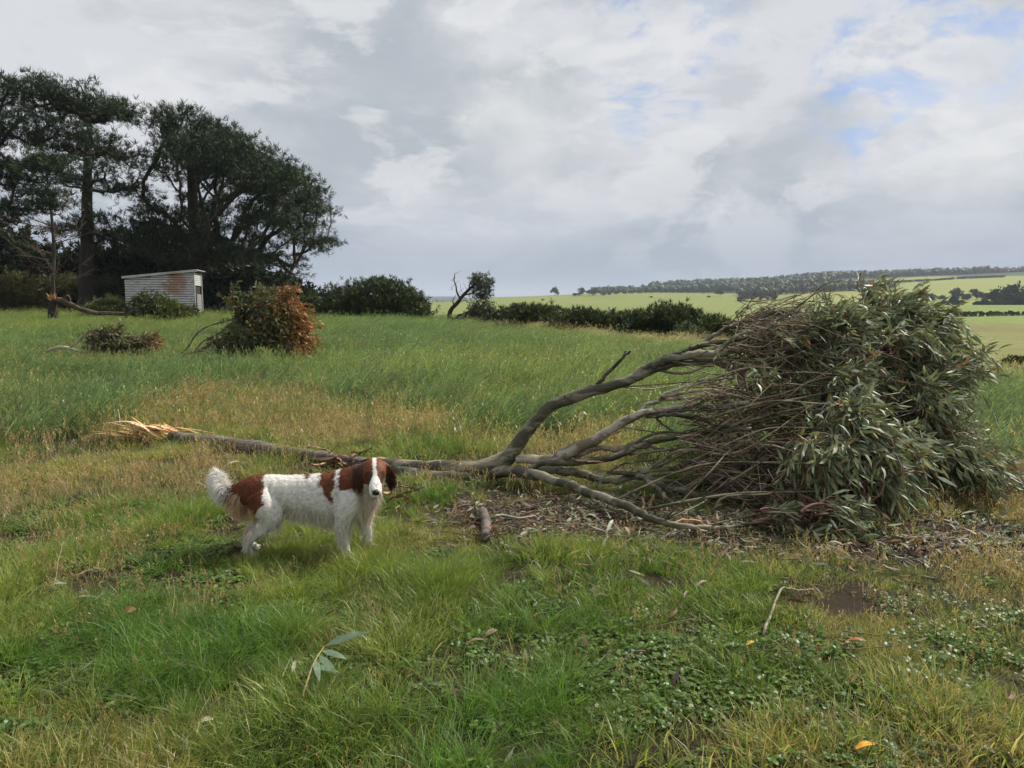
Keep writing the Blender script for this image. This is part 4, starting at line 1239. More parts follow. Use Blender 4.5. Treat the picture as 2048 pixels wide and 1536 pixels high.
limb([(345, 884, 8.38), (420, 893, 8.1), (520, 908, 7.75), (620, 922, 7.45), (700, 931, 7.2), (770, 938, 7.0), (830, 944, 6.88)], [.095, .092, .08, .07, .066, .064, .06], 'trunk', 'old_bark', 14, 40)
qA = limb([(760, 930, 7.02), (840, 934, 6.86), (920, 938, 6.72)] + zp([(0, 1030), (100, 1000), (170, 960), (230, 870), (290, 790), (380, 700), (470, 660), (600, 610), (720, 580), (870, 530), (960, 490), (1080, 460), (1270, 450), (1400, 500), (1490, 540)], 6.66, 6.7),
          [.062, .064, .066, .07, .074, .07, .06, .055, .052, .052, .05, .045, .042, .038, .034, .03, .026, .024], 'main_limb', n=60)
qE = limb([(790, 942, 6.85), (850, 951, 6.7), (910, 960, 6.6)] + [(*Zc(a, b), c) for (a, b, c) in [(0, 1100, 6.62), (100, 1055, 6.5), (200, 1050, 6.4), (290, 1065, 6.25), (400, 1095, 6.05), (500, 1125, 5.85), (600, 1170, 5.6), (720, 1210, 5.4), (830, 1250, 5.2), (900, 1290, 5.05), (1000, 1330, 4.92), (1150, 1355, 4.88), (1250, 1360, 4.88), (1481, 1345, 4.95)]],
          [.056, .058, .058, .056, .056, .055, .05, .042, .04, .038, .036, .033, .03, .027, .024, .02, .016, .012], n=60)
qA2 = limb(zp([(850, 530), (900, 485), (1000, 440), (1120, 392), (1200, 362), (1330, 342), (1481, 335), (1600, 300)], 6.68, 6.85), [.036, .032, .03, .028, .026, .024, .02, .015])
qA3 = limb(zp([(940, 480), (1020, 440), (1100, 425), (1200, 408), (1330, 402), (1481, 372), (1600, 350)], 6.68, 6.6), [.036, .036, .036, .036, .034, .028, .018])
qA4 = limb(zp([(1200, 365), (1290, 300), (1380, 250), (1481, 225), (1580, 215)], 6.8, 6.9), [.022, .02, .018, .015, .012])
qA5 = limb(zp([(1300, 395), (1360, 345), (1420, 300), (1500, 275)], 6.62, 6.5), [.02, .018, .014, .01], mat='gum_bark_pale')
stub = limb(zp([(640, 580), (690, 520), (760, 450), (800, 408), (826, 388)], 6.69, 6.75), [.02, .017, .015, .014, .012], 'dead_stub', n=14, col=(.35, .33, .3))
limb(zp([(800, 410), (798, 396), (803, 384)], 6.74, 6.74), [.012, .008, .004], 'dead_stub', n=6, seg=6, col=(.35, .33, .3))
limb(zp([(375, 700), (374, 680), (372, 664)], 6.67, 6.66), [.012, .009, .005], 'dead_stub', n=6, seg=6, col=(.4, .36, .33))
limb(zp([(995, 462), (1000, 440), (1002, 428)], 6.66, 6.66), [.014, .011, .006], 'dead_stub', n=6, seg=6, col=(.4, .36, .33))
limb(zp([(470, 655), (468, 640), (464, 632)], 6.66, 6.64), [.016, .012, .006], 'dead_stub', n=6, seg=6, col=(.4, .36, .33))
qB = limb(zp([(200, 985), (300, 985), (400, 990), (460, 960), (540, 915), (630, 880), (720, 820), (800, 770), (880, 735), (1000, 715), (1150, 690), (1300, 695), (1481, 672)], 6.58, 6.05),
          [.035, .04, .05, .056, .056, .048, .038, .036, .034, .032, .026, .022, .018], mat='gum_bark_pale', n=50)
qB2 = limb(zp([(520, 965), (570, 945), (650, 922), (760, 930), (850, 900), (950, 920), (1060, 935)], 6.45, 6.2), [.03, .028, .026, .025, .022, .015, .01], mat='gum_bark_pale')
qB3 = limb(zp([(870, 740), (905, 690), (980, 665), (1010, 625), (1090, 600), (1200, 570), (1330, 540)], 6.3, 6.2), [.02, .018, .015, .014, .012, .01, .007], mat='gum_bark_pale')
qB4 = limb(zp([(900, 735), (960, 745), (1050, 735), (1150, 745), (1290, 760)], 6.25, 5.9), [.03, .024, .016, .013, .01])
qC = limb(zp([(230, 1045), (280, 1035), (340, 1005), (480, 1005), (620, 990), (740, 970), (880, 905), (960, 880), (1100, 860), (1250, 850), (1380, 820), (1490, 815)], 6.5, 5.8),
          [.03, .03, .03, .028, .028, .027, .026, .024, .022, .02, .017, .014], n=46)
qC2 = limb(zp([(1090, 862), (1200, 880), (1260, 910), (1330, 950), (1420, 990), (1500, 1010)], 5.95, 5.65), [.015, .013, .012, .011, .01, .008])
qD = limb(zp([(290, 1040), (380, 1040), (450, 1048), (560, 1060), (660, 1095), (760, 1105), (850, 1070), (920, 1045), (1050, 1035), (1150, 1000), (1300, 965), (1490, 970)], 6.5, 5.85),
          [.04, .04, .038, .035, .033, .03, .028, .025, .022, .02, .017, .013], n=46)
qD2 = limb(zp([(860, 1075), (910, 1095), (950, 1125), (1010, 1180), (1080, 1245)], 6.12, 5.45), [.022, .02, .018, .016, .014])
qD3 = limb(zp([(700, 1055), (860, 1070), (1000, 1130), (1130, 1160), (1220, 1180), (1400, 1190), (1500, 1195)], 6.2, 5.65), [.016, .024, .028, .028, .022, .018, .014])
qG = limb(zp([(1150, 1140), (1250, 1105), (1330, 1075), (1400, 1030), (1500, 1010)], 6.1, 6.0), [.03, .032, .032, .03, .026])
qH = limb(zp([(640, 1120), (760, 1020), (850, 1000), (980, 985)], 6.2, 6.1), [.006, .008, .008, .006], seg=6)
qI = limb(zp([(970, 760), (1000, 790), (1060, 830), (1070, 850)], 6.2, 6.2), [.012, .01, .008, .006], seg=6)
qJ = limb(zp([(1150, 1040), (1300, 1040), (1420, 1060), (1520, 1100)], 5.8, 5.6), [.008, .008, .007, .006], seg=6)

# splintered butt: long torn strips of orange wood
for k in range(52):
    f = rng.uniform()
    a = P(rng.uniform(330, 380), rng.uniform(872, 897), rng.uniform(8.28, 8.48))
    far = P(rng.uniform(175, 335), rng.uniform(846, 888), rng.uniform(8.35, 8.75))
    if k < 6:                                    # strips lying forward over the bark
        a, far = P(rng.uniform(290, 350), rng.uniform(868, 880), 8.35), P(rng.uniform(380, 445), rng.uniform(872, 902), 8.05)
    far[2] = max(far[2], float(H(far[0], far[1])) + .08) + .10 * f
    a[2] = max(a[2], float(H(a[0], a[1])) + .04)
    mid = (a + far) / 2 + np.array([0, 0, rng.normal(.02, .03)]) + rng.normal(0, .02, 3)
    q = catmull([a, mid, far], 9)
    m = MB()
    w = rng.uniform(.012, .042) * (1 if k >= 6 else .5)
    tube(m, q, w * np.array([1, 1.05, 1, .95, .9, .8, .65, .4, .12]), 5, np.array([1, rng.uniform(.8, 1.05), rng.uniform(.6, 1.2)]) * rng.uniform(.55, 1.35), .3, flat=rng.uniform(.12, .35))
    m.build('splinter', M['splinter'], ft, smooth=False)
m = MB(); px_tube(m, [(240, 858), (239, 835), (236, 818)], [.008, .005, .002], 8.5, 5, (1.3, 1.4, 1.5), 7); m.build('splinter', M['splinter'], ft)

# peeled bark strips hanging round the trunk behind the dog's head and chest
def ribbon(mb, a, b, w, sag, curl, col, n=10):
    t = np.linspace(0, 1, n)
    q = a[None] * (1 - t[:, None]) + b[None] * t[:, None]
    q[:, 2] += -sag * 4 * t * (1 - t)
    q += np.cumsum(rng.normal(0, .006, (n, 3)), 0)
    d = unit(b - a)
    s = unit(np.cross(d, np.array([0, 0, 1.0])))
    nn = np.cross(s, d)
    ang = rng.uniform(-.6, .6) + curl * t
    ww = w * np.sin(np.pi * np.clip(t * .9 + .08, 0, 1)) ** .5
    S = s[None] * np.cos(ang)[:, None] + nn[None] * np.sin(ang)[:, None]
    Nn = -s[None] * np.sin(ang)[:, None] + nn[None] * np.cos(ang)[:, None]
    V = np.stack([q - S * ww[:, None] * .5 + Nn * w * .22, q, q + S * ww[:, None] * .5 + Nn * w * .22], 1)
    V2 = V + Nn[:, None] * .004
    i = np.arange(n - 1)[:, None] * 3
    j = np.arange(2)[None]
    qd = np.stack([i + j, i + j + 1, i + 3 + j + 1, i + 3 + j], -1).reshape(-1, 4)
    mb.add(V.reshape(-1, 3), None, qd, col)
    mb.add(V2.reshape(-1, 3), None, qd[:, ::-1], np.array([.36, .22, .13]) * rng.uniform(.5, 1.1))
for k in range(44):
    if k < 26:
        a = P(rng.uniform(655, 735), rng.uniform(905, 940), rng.uniform(6.95, 7.25)); ln = rng.uniform(.12, .4)
    else:
        a = P(rng.uniform(745, 790), rng.uniform(968, 1025), rng.uniform(5.6, 6.3)); ln = rng.uniform(.12, .34)
    d = np.array([rng.normal(.2, .6), rng.normal(0, .6), rng.uniform(-.05, .22) if k < 26 else rng.uniform(-.2, .2)])
    b = a + unit(d) * ln
    for p_ in (a, b): p_[2] = max(p_[2], float(H(p_[0], p_[1])) + .03)
    m = MB()
    ribbon(m, a, b, rng.uniform(.015, .035), rng.uniform(-.04, .03), rng.normal(0, 1.6), np.array([(0.19, 0.085, 0.05), (0.26, 0.15, 0.09), (0.14, 0.07, 0.05), (0.34, 0.22, 0.13)][rng.integers(0, 4)]))
    m.build('bark_strip', M['peeled_bark'], ft)

for k in range(34):
    s_ = [qA, qB, qC, qD, qE, qA2, qA3][k % 7]
    i_ = rng.integers(4, int(len(s_) * .8))
    a = s_[i_] + np.array([0, -.02, rng.uniform(-.01, .035)])
    b_ = s_[min(i_ + rng.integers(2, 6), len(s_) - 1)] + rng.normal(0, .03, 3) + np.array([0, -.02, .01])
    m = MB(); ribbon(m, a, b_, rng.uniform(.012, .028), rng.uniform(-.01, .05), rng.normal(0, 1.2), np.array([(0.13, 0.07, 0.05), (0.30, 0.22, 0.15), (0.09, 0.06, 0.045)][k % 3]))
    m.build('bark_strip', M['peeled_bark'], ft)

# crown: sprays fan out from the limb ends towards three lobes lying to the right
bag, mtw = LeafBag(), MB()
SW = unit(np.array([1.0, 0.0, -.12]))
def lobe(u, v, y, rx, ry, rz, n, starts, sweep, right=0.35, tcol=(0.11, 0.07, 0.05), inner=0.72, ll=.108, nl=10, nside=7, fill=.5, droop=.4):
    c = P(u, v, y)
    S = np.vstack(list(starts) + secq + secq)
    nc = max(4, n // 9)
    cen = unit(rng.normal(size=(nc, 3)) + np.array([right * 2.2, -.3, .15])) * (rng.uniform(inner * .85, 1.08, (nc, 1)))
    for k in range(n):                           # leaf masses gather in clusters with dark gaps between
        d = cen[k % nc] + rng.normal(0, .13, 3)
        t = c + d * np.array([rx, ry, rz])
        t[2] = max(t[2], float(H(t[0], t[1])) + .04)
        i = np.argmin(np.linalg.norm((S - t) * np.array([.5, 1, 1]), axis=1) + rng.uniform(0, .45, len(S)))
        s = S[i] + rng.normal(0, .02, 3)
        tan0 = unit(unit(t - s) + np.array([.35, 0, .25]) + rng.normal(0, .4, 3))
        sw = unit(np.array(sweep) + np.array([0, d[1] * .5, d[2] * .5 - .1]) + rng.normal(0, .2, 3))
        spray(mtw, bag, s, t, tan0, sw, rng.uniform(.006, .012), ll, GUMW, nside, nl, droop * rng.uniform(.1, 1.9), fill, tcol, wob=.09)
# secondary branches running from the limbs into the crown
srcs = [qA[30:], qA2[4:], qA3[4:], qB[20:], qB3[6:], qB4[4:], qC[18:], qC2, qD[18:], qD3[8:], qE[34:], qG]
secq = []
for k in range(84):
    s_ = srcs[k % len(srcs)]
    a = s_[rng.integers(0, len(s_))]
    tu = (rng.uniform(1500, 1860), rng.uniform(640, 1030))
    b_ = P(tu[0], tu[1] * .55 + .45 * (HOR + (EYE - a[2]) / a[1] * FPX), a[1] + rng.normal(0, .3))
    L = np.linalg.norm(b_ - a)
    q = catmull([a, a + (b_ - a) * .33 + rng.normal(0, .06, 3) + np.array([0, 0, .05]), a + (b_ - a) * .66 + rng.normal(0, .07, 3), b_], 14)
    q[:, 2] = np.maximum(q[:, 2], H(q[:, 0], q[:, 1]) + .02)
    secq.append(q[6:])
    r0_ = rng.uniform(.006, .016)
    m = MB(); tube(m, q, np.linspace(r0_, r0_ * .35, 14), 6, np.array([1, .9, .85]) * rng.uniform(.7, 1.3), .05); m.build('branch', M['gum_bark_pale' if k % 4 == 0 else 'gum_bark'], ft)
ends1 = [qA[-8:], qA2[-14:], qA3[-14:], qA4[-16:], qA5[-14:]]
ends2 = [qB[-14:], qB3[-14:], qB4[-12:], qC[-14:]]
ends3 = [qC[-10:], qC2[-14:], qD[-12:], qD3[-12:], qE[-10:], qG[-12:]]
lobe(1690, 735, 6.75, 1.0, .75, .60, 185, ends1, (1, 0, -.35))
lobe(1760, 640, 6.8, .52, .6, .20, 70, ends1, (1, 0, .0), inner=.4)
lobe(1635, 655, 6.75, .28, .45, .16, 60, ends1, (1, 0, .05), inner=.4)
lobe(1680, 760, 6.35, .45, .35, .3, 50, ends1 + ends2, (1, 0, -.4), inner=.5)
lobe(1785, 800, 6.55, .50, .6, .55, 90, ends1 + ends2, (1, 0, -.7))
lobe(1850, 940, 6.35, .58, .55, .36, 105, ends2 + ends1, (1, -.1, -.6))
lobe(1640, 920, 5.6, .50, .45, .36, 120, ends2 + ends3, (1, -.2, -.65), ll=.115)
lobe(1640, 1025, 5.1, .34, .3, .15, 46, ends3, (1, -.3, -.4))
lobe(1480, 780, 6.3, .4, .4, .2, 26, ends2, (1, 0, .0), fill=.75, nside=3, nl=3)
# dense red-brown bare twigs in the inside of the crown
def bare(u0, u1, v0, v1, y0, y1, n, L0, L1, spread=.55, up=0.1, col=(0.12, 0.075, 0.055)):
    for k in range(n):
        a = P(rng.uniform(u0, u1), rng.uniform(v0, v1), rng.uniform(y0, y1))
        d = unit(np.array([1, rng.normal(0, spread), rng.normal(up, spread)]))
        L = rng.uniform(L0, L1)
        q = catmull([a, a + d * L * .5 + rng.normal(0, .06, 3), a + d * L + rng.normal(0, .17, 3) - np.array([0, 0, .05])], 7)
        q[:, 2] = np.maximum(q[:, 2], H(q[:, 0], q[:, 1]) + .015)
        tube(mtw, q, np.linspace(rng.uniform(.003, .006), .0016, 7), 4, np.array(col) * rng.uniform(.6, 2.1) * np.array([1, rng.uniform(.9, 1.25), rng.uniform(.9, 1.2)]), cap=False)
bare(1440, 1560, 640, 740, 6.3, 7.0, 150, .2, .65, .3, .12)
bare(1350, 1560, 770, 870, 5.9, 6.5, 170, .2, .7, .35, .08)
bare(1340, 1560, 870, 990, 5.6, 6.3, 200, .2, .6, .4, .0)
bare(1420, 1600, 960, 1050, 5.3, 5.9, 110, .2, .5, .4, -.05)
bare(1450, 1620, 600, 660, 6.5, 7.0, 40, .2, .45, .22, .2)
bare(1550, 1750, 700, 1000, 5.9, 6.8, 130, .2, .6, .5, -.1, (0.07, 0.05, 0.035))
# the whip twigs that stick up over the crown
for pts in ([(1590, 620), (1625, 590), (1650, 568), (1680, 562)], [(1560, 640), (1600, 608), (1635, 585), (1655, 575)], [(1478, 655), (1486, 628), (1500, 612)], [(1478, 640), (1470, 624)]):
    q = catmull(PP([(u, v, 6.6) for u, v in pts]) + 0, 9)
    tube(mtw, q, np.linspace(.006, .0025, 9), 5, (0.10, 0.07, 0.05), cap=False)
    n = 7
    k = rng.integers(5, 9, n)
    bag.add(q[k], rng.normal(size=(n, 3)) + np.array([.8, 0, 0]), rng.normal(size=(n, 3)), rng.uniform(.04, .09, n), rng.uniform(.01, .016, n), np.array(GUM)[rng.integers(0, 6, n)])
tw = mtw.build('twigs', M['twig'], ft); tw['kind'] = 'stuff'
b, d, u_, L_, W_, c_ = bag.cat()
# rusty dead leaves low on the right of the crown
rust_c = P(1900, 985, 6.2)
rm = np.exp(-np.sum(((b - rust_c) / np.array([.30, .6, .14])) ** 2, 1)) > rng.uniform(.2, 1, len(b))
c_[rm] = np.array([(0.26, 0.10, 0.045)]) * rng.uniform(.6, 1.4, (rm.sum(), 1))
# leaves of the front surface that can be picked apart become parts of their own
dv = pix_dir
rel = b + d * L_[:, None] * .5 - np.array([0, 0, EYE])
cy_ = rel[:, 1] * math.cos(PITCH) - rel[:, 2] * math.sin(PITCH)
cz_ = rel[:, 1] * math.sin(PITCH) + rel[:, 2] * math.cos(PITCH)
su, sv = CX + FPX * rel[:, 0] / cy_, CY - FPX * cz_ / cy_
cell = (su // 13).astype(int) * 1000 + (sv // 13).astype(int)
order = np.lexsort((cy_, cell))
first = order[np.unique(cell[order], return_index=True)[1]]
big = first[np.argsort(-(L_[first] / cy_[first]))][:300]
rest = np.ones(len(b), bool); rest[big] = False
m = MB()
leaves(m, b[rest], d[rest], u_[rest], L_[rest], W_[rest], c_[rest], rng.uniform(-.16, .2, rest.sum())[:, None])
fo = m.build('foliage', M['gum_leaf'], ft); fo['kind'] = 'stuff'
for i in big:
    m = MB()
    leaves(m, b[i:i + 1], d[i:i + 1], u_[i:i + 1], L_[i:i + 1], W_[i:i + 1] * 1.05, c_[i:i + 1], rng.uniform(-.15, .2))
    m.build('leaf', M['gum_leaf'], ft)

# ------------------------------------------------------------------ brush pile with orange leaves
def brush(name, label, lobes, stems, depth, n, cols_of, ll, cat='branch', mat='gum_bark', nside=5, nl=8, base_u=500, droop=.3, tcol=(0.08, 0.055, 0.04), lw=1.3, sweep=(.7, 0, .1), side_len=.35):
    gb = G(base_u, 0, depth)
    root = thing(name, gb, label, cat)
    ends = []
    for (path, rads, mt) in stems:
        q = catmull(PP([(u, v, depth + dy) for (u, v, dy) in path]), 20)
        q[:, 2] = np.maximum(q[:, 2], H(q[:, 0], q[:, 1]) + .03)
        m = MB()
        tube(m, q, np.interp(np.linspace(0, 1, 20), np.linspace(0, 1, len(rads)), rads), 8, None, .03)
        m.build('branch', M[mt], root)
        ends.append(q[10:])
    S = np.vstack(ends)
    bg_, mt_ = LeafBag(), MB()
    for (u, v, dy, rx, ry, rz) in lobes:
        c = P(u, v, depth + dy)
        nc = max(4, n // 5)
        cen = unit(rng.normal(size=(nc, 3)) + np.array([.15, -.2, .15])) * rng.uniform(.35, 1.1, (nc, 1))
        for k in range(n):
            dd = cen[k % nc] + rng.normal(0, .13, 3)
            t = c + dd * np.array([rx, ry, rz])
            t[2] = max(t[2], float(H(t[0], t[1])) + .1)
            s = S[np.argmin(np.linalg.norm(S - t, axis=1) + rng.uniform(0, .8, len(S)))]
            spray(mt_, bg_, s, t, unit(t - s + np.array([.3, 0, .2])), unit(np.array(sweep) + dd * .6 + rng.normal(0, .3, 3)), .012, ll, [(1, 1, 1)], nside, nl, droop, .45, tcol, side_len=side_len)
    tw_ = mt_.build('twigs', M['twig'], root); tw_['kind'] = 'stuff'
    b, d, u2, L2, W2, c2 = bg_.cat()
    rel = b - np.array([0, 0, EYE])
    uu = CX + FPX * rel[:, 0] / rel[:, 1]
    vv = HOR - FPX * rel[:, 2] / rel[:, 1]
    cc = cols_of(uu, vv, len(b))
    m = MB()
    leaves(m, b, d, u2, L2, W2 * lw, cc, .1)
    f_ = m.build('foliage', M['gum_leaf'], root); f_['kind'] = 'stuff'
    return root

GR2 = np.array([(0.11, 0.13, 0.055), (0.15, 0.165, 0.08), (0.08, 0.09, 0.04), (0.19, 0.19, 0.105)])
OR2 = np.array([(0.36, 0.14, 0.04), (0.30, 0.13, 0.045), (0.42, 0.20, 0.065), (0.24, 0.12, 0.05)])
def col_pile(u, v, n):
    g = GR2[rng.integers(0, 4, n)]; o = OR2[rng.integers(0, 4, n)]
    k = sstep(555, 605, u + rng.normal(0, 24, n) + (v < 620) * 12)[:, None]
    k = np.maximum(k, (rng.uniform(size=(n, 1)) < .10) * .8)
    return (g * (1 - k) + o * k) * rng.uniform(.7, 1.3, (n, 1))
brush('brush_pile', 'big broken gum branch with olive and rust-orange leaves in the meadow', [(515, 640, 0, .9, .7, .85), (575, 640, 0, .75, .7, .9), (480, 680, -.2, .55, .5, .45), (595, 670, -.1, .5, .6, .6), (545, 610, .1, .8, .6, .55)],
      [([(335, 726, 0), (365, 712, 0), (400, 700, 0), (440, 680, 0), (480, 665, 0), (530, 655, 0)], [.05, .045, .05, .05, .045, .03], 'old_bark'),
       ([(352, 715, -.1), (375, 695, -.1), (390, 672, -.1), (410, 655, -.1), (440, 645, 0), (500, 630, 0)], [.015, .02, .022, .02, .02, .015], 'old_bark'),
       ([(390, 700, .1), (410, 680, .1), (440, 665, .1), (470, 640, 0)], [.02, .02, .02, .015], 'old_bark'),
       ([(395, 670, 0), (393, 650, 0), (398, 640, 0)], [.012, .008, .004], 'old_bark'),
       ([(400, 700, -.2), (430, 708, -.2), (470, 700, -.3), (520, 690, -.3)], [.03, .03, .025, .02], 'old_bark')],
      19.5, 78, col_pile, .135, base_u=520, nl=9)
BR2 = np.array([(0.16, 0.13, 0.065), (0.12, 0.13, 0.06), (0.22, 0.18, 0.10), (0.10, 0.115, 0.045)])
def col_br(u, v, n):
    k = sstep(285, 320, u + rng.normal(0, 10, n))[:, None] * .8
    return (BR2[rng.integers(0, 4, n)] * (1 - k) + np.array((0.26, 0.12, 0.04)) * k) * rng.uniform(.7, 1.3, (n, 1))
brush('fallen_branch', 'low fallen branch with pale bare end and brown leaves at the left of the meadow', [(200, 676, 0, .65, .5, .32), (255, 690, 0, .75, .5, .22), (305, 684, 0, .45, .4, .33)],
      [([(78, 715, 0), (92, 704, 0), (112, 696, 0), (135, 696, 0), (160, 703, 0), (190, 704, 0), (240, 700, 0)], [.045, .055, .055, .05, .04, .035, .02], 'gum_bark_pale'),
       ([(136, 697, 0), (155, 685, 0), (170, 668, 0), (190, 660, 0)], [.02, .02, .016, .01], 'gum_bark_pale')],
      20.5, 44, col_br, .13, base_u=160)

# ------------------------------------------------------------------ snapped tree by the shed
dp = 40.5
sb = G(106, 0, dp)
st = thing('snapped_tree', sb, 'snapped small tree with bright torn stump and top fallen towards the shed', 'broken tree')
m = MB()
px_tube(m, [(106, 640), (106, 625), (105, 612), (105, 600)], [.27, .25, .24, .22], dp, 10, (.6, .55, .5))
m.build('stump', M['pine_bark'], st)
for k in range(16):
    a = P(rng.uniform(99, 111), rng.uniform(598, 602), dp + rng.uniform(-.2, .1))
    b_ = a + np.array([rng.normal(.1, .22), rng.normal(-.1, .1), rng.uniform(.1, .5)])
    m = MB()
    tube(m, catmull([a, (a + b_) / 2 + rng.normal(0, .03, 3), b_], 6), np.array([1, 1, .9, .7, .4, .1]) * rng.uniform(.03, .07), 5, np.array([.85, .72, .62]) * rng.uniform(.5, 1.2), .1, flat=.4)
    m.build('splinter', M['splinter'], st, False)
fs = []
for (pts, rads) in [([(112, 600), (125, 600), (150, 612), (178, 624), (215, 627), (250, 628), (300, 625)], [.14, .14, .13, .12, .11, .10, .06]),
                    ([(125, 601), (135, 592), (142, 604)], [.07, .06, .03]),
                    ([(122, 603), (135, 613), (142, 624)], [.06, .05, .03]), ([(150, 613), (158, 600), (162, 595)], [.03, .02, .01]),
                    ([(215, 627), (220, 614), (232, 612)], [.04, .03, .02]), ([(178, 624), (195, 628), (212, 634)], [.05, .03, .02]),
                    ([(250, 628), (270, 612), (285, 598)], [.04, .03, .02])]:
    m = MB()
    q = px_tube(m, pts, rads, dp, 8, (1.9, 1.7, 1.5), 16, .015)
    m.build('fallen_trunk' if len(pts) > 5 else 'branch', M['pine_bark'], st)
    fs.append(q)
m = MB()
T = poly_targets([(258, 640), (268, 604), (285, 588), (310, 592), (335, 604), (360, 614), (388, 618), (386, 636), (340, 646), (300, 644)], 90, dp, .8, .2)
T[:, 2] = np.maximum(T[:, 2], H(T[:, 0], T[:, 1]) + .2)
clumps(m, T, 12, .18, .13, 6, .24, .05, [(0.065, 0.085, 0.028), (.05, .065, .022), (.085, .10, .035)], .3, fs[0][4], .5, (.3, 0, 0))
T2 = T[T[:, 0] > np.percentile(T[:, 0], 60)]
clumps(m, T2, 5, .18, .12, 6, .22, .06, [(0.17, 0.17, 0.03), (.13, .14, .03)], .5, fs[0][4], .5, (.3, 0, 0))
m.build('crown', M['shrub_leaf'], st)

# ------------------------------------------------------------------ the dog
DX, DY = -1.335, 4.62
dog_z = float(H(DX, DY)) + 0.0
dog = thing('dog', (DX, DY, dog_z), 'red-brown and white long-haired setter dog standing and looking at the camera', 'dog')
f_ = unit(np.array([0.20, -0.93, -0.30]))
r_ = unit(np.cross(f_, np.array([0, 0, 1.0])))          # image-left side when the dog faces us is -r_
u_ = np.cross(r_, f_)
H0 = np.array([0.475, -0.05, 0.565])
HS = 1.07
def hp(s, a, b): return H0 + (f_ * s + r_ * a + u_ * b) * HS

db = MB()
def loft(secs, seg=20):
    """secs: centre, half axis A, half axis B"""
    thv = np.linspace(0, 2 * np.pi, seg, endpoint=False)
    V = np.vstack([np.array(c)[None] + np.cos(thv)[:, None] * np.array(a)[None] + np.sin(thv)[:, None] * np.array(b)[None] for (c, a, b) in secs])
    n = len(secs)
    i = np.arange(n - 1)[:, None] * seg
    j = np.arange(seg)[None]
    q = np.stack([i + j, i + (j + 1) % seg, i + seg + (j + 1) % seg, i + seg + j], -1).reshape(-1, 4)
    V = np.vstack([V, secs[0][0], secs[-1][0]])
    k = n * seg
    tr = [((a + 1) % seg, a, k) for a in range(seg)] + [((n - 1) * seg + a, (n - 1) * seg + (a + 1) % seg, k + 1) for a in range(seg)]
    db.add(V, tr, q)
def ax(c, hw, hh): return (c, (0, hw, 0), (0, 0, hh))
loft([ax((x, 0, z), w, h) for (x, z, h, w) in [(-.425, .42, .015, .015), (-.41, .415, .05, .05), (-.37, .41, .085, .08), (-.30, .412, .108, .098), (-.20, .412, .113, .104), (-.08, .408, .113, .102), (.05, .398, .128, .106), (.18, .388, .152, .112),
                                               (.29, .392, .160, .112), (.37, .40, .14, .10), (.43, .41, .10, .085), (.465, .42, .05, .05)]])
def chain(pts, rads, n=16, flat=1.0):
    q = catmull(pts, n)
    rd = np.interp(np.linspace(0, 1, n), np.linspace(0, 1, len(rads)), rads)
    tube(db, q, rd, 16, None, 0, True, flat)
chain([(.26, 0, .44), (.36, -.01, .485), (.43, -.03, .525), (.47, -.04, .555)], [.12, .105, .085, .07])
# head
loft([(hp(s, 0, b), r_ * w * HS * 1.08, u_ * h * HS) for (s, w, h, b) in [(-.085, .02, .02, 0), (-.07, .045, .045, 0), (-.03, .063, .062, .004), (.01, .066, .064, .004), (.045, .060, .058, -.002), (.072, .047, .050, -.012), (.10, .038, .043, -.024), (.14, .035, .041, -.030), (.18, .034, .040, -.034), (.205, .028, .034, -.036), (.218, .012, .015, -.034)]])
loft([(hp(.12, 0, -.058), r_ * .02, u_ * .014), (hp(.155, 0, -.066), r_ * .024, u_ * .014), (hp(.185, 0, -.066), r_ * .018, u_ * .012), (hp(.195, 0, -.064), r_ * .006, u_ * .005)], 12)
for s in (-1, 1):                       # brows
    loft([(hp(.05, s * .030, .030), r_ * .008, u_ * .006), (hp(.062, s * .031, .026), r_ * .017, u_ * .010), (hp(.074, s * .031, .018), r_ * .008, u_ * .006)], 10)
# ears: long flat flaps set at eye level, hanging to below the jaw
for s in (-1, 1):
    secs = []
    for (b, out, wf, tk) in [(.040, .050, .016, .012), (.020, .070, .036, .013), (-.02, .084, .048, .012), (-.06, .094, .054, .011), (-.10, .095, .048, .010), (-.13, .092, .030, .008), (-.145, .090, .010, .004)]:
        wide = unit(f_ * .75 + r_ * s * .55)
        thin = np.cross(wide, u_)
        secs.append((hp(-.028 + (.0 if b > 0 else b * .12), s * out, b), wide * wf * HS * (1.12 if s < 0 else 1), thin * tk))
    loft(secs, 14)
# legs
def leg(pts, rads): chain(pts, rads, 22)
leg([(-.25, -.06, .42), (-.20, -.075, .34), (-.17, -.08, .275), (-.235, -.085, .20), (-.315, -.085, .125), (-.318, -.085, .07), (-.300, -.085, .028)], [.085, .092, .074, .044, .027, .022, .026])
leg([(-.315, -.085, .03), (-.285, -.086, .022), (-.255, -.086, .018)], [.026, .030, .020])
leg([(-.25, .06, .42), (-.22, .075, .34), (-.21, .08, .275), (-.28, .085, .20), (-.37, .085, .125), (-.37, .085, .07), (-.352, .085, .028)], [.085, .09, .075, .048, .030, .024, .028])
leg([(-.365, .085, .03), (-.335, .086, .022), (-.305, .086, .018)], [.026, .030, .020])
leg([(.32, -.065, .42), (.31, -.09, .34), (.285, -.095, .25), (.29, -.095, .16), (.293, -.095, .09), (.300, -.095, .03)], [.072, .08, .05, .032, .026, .027])
leg([(.295, -.095, .03), (.325, -.095, .022), (.35, -.095, .017)], [.027, .031, .02])
leg([(.36, .055, .42), (.37, .075, .34), (.375, .08, .25), (.395, .08, .16), (.40, .08, .09), (.405, .08, .03)], [.07, .074, .047, .030, .025, .026])
leg([(.40, .08, .03), (.43, .08, .022), (.455, .08, .017)], [.026, .030, .02])
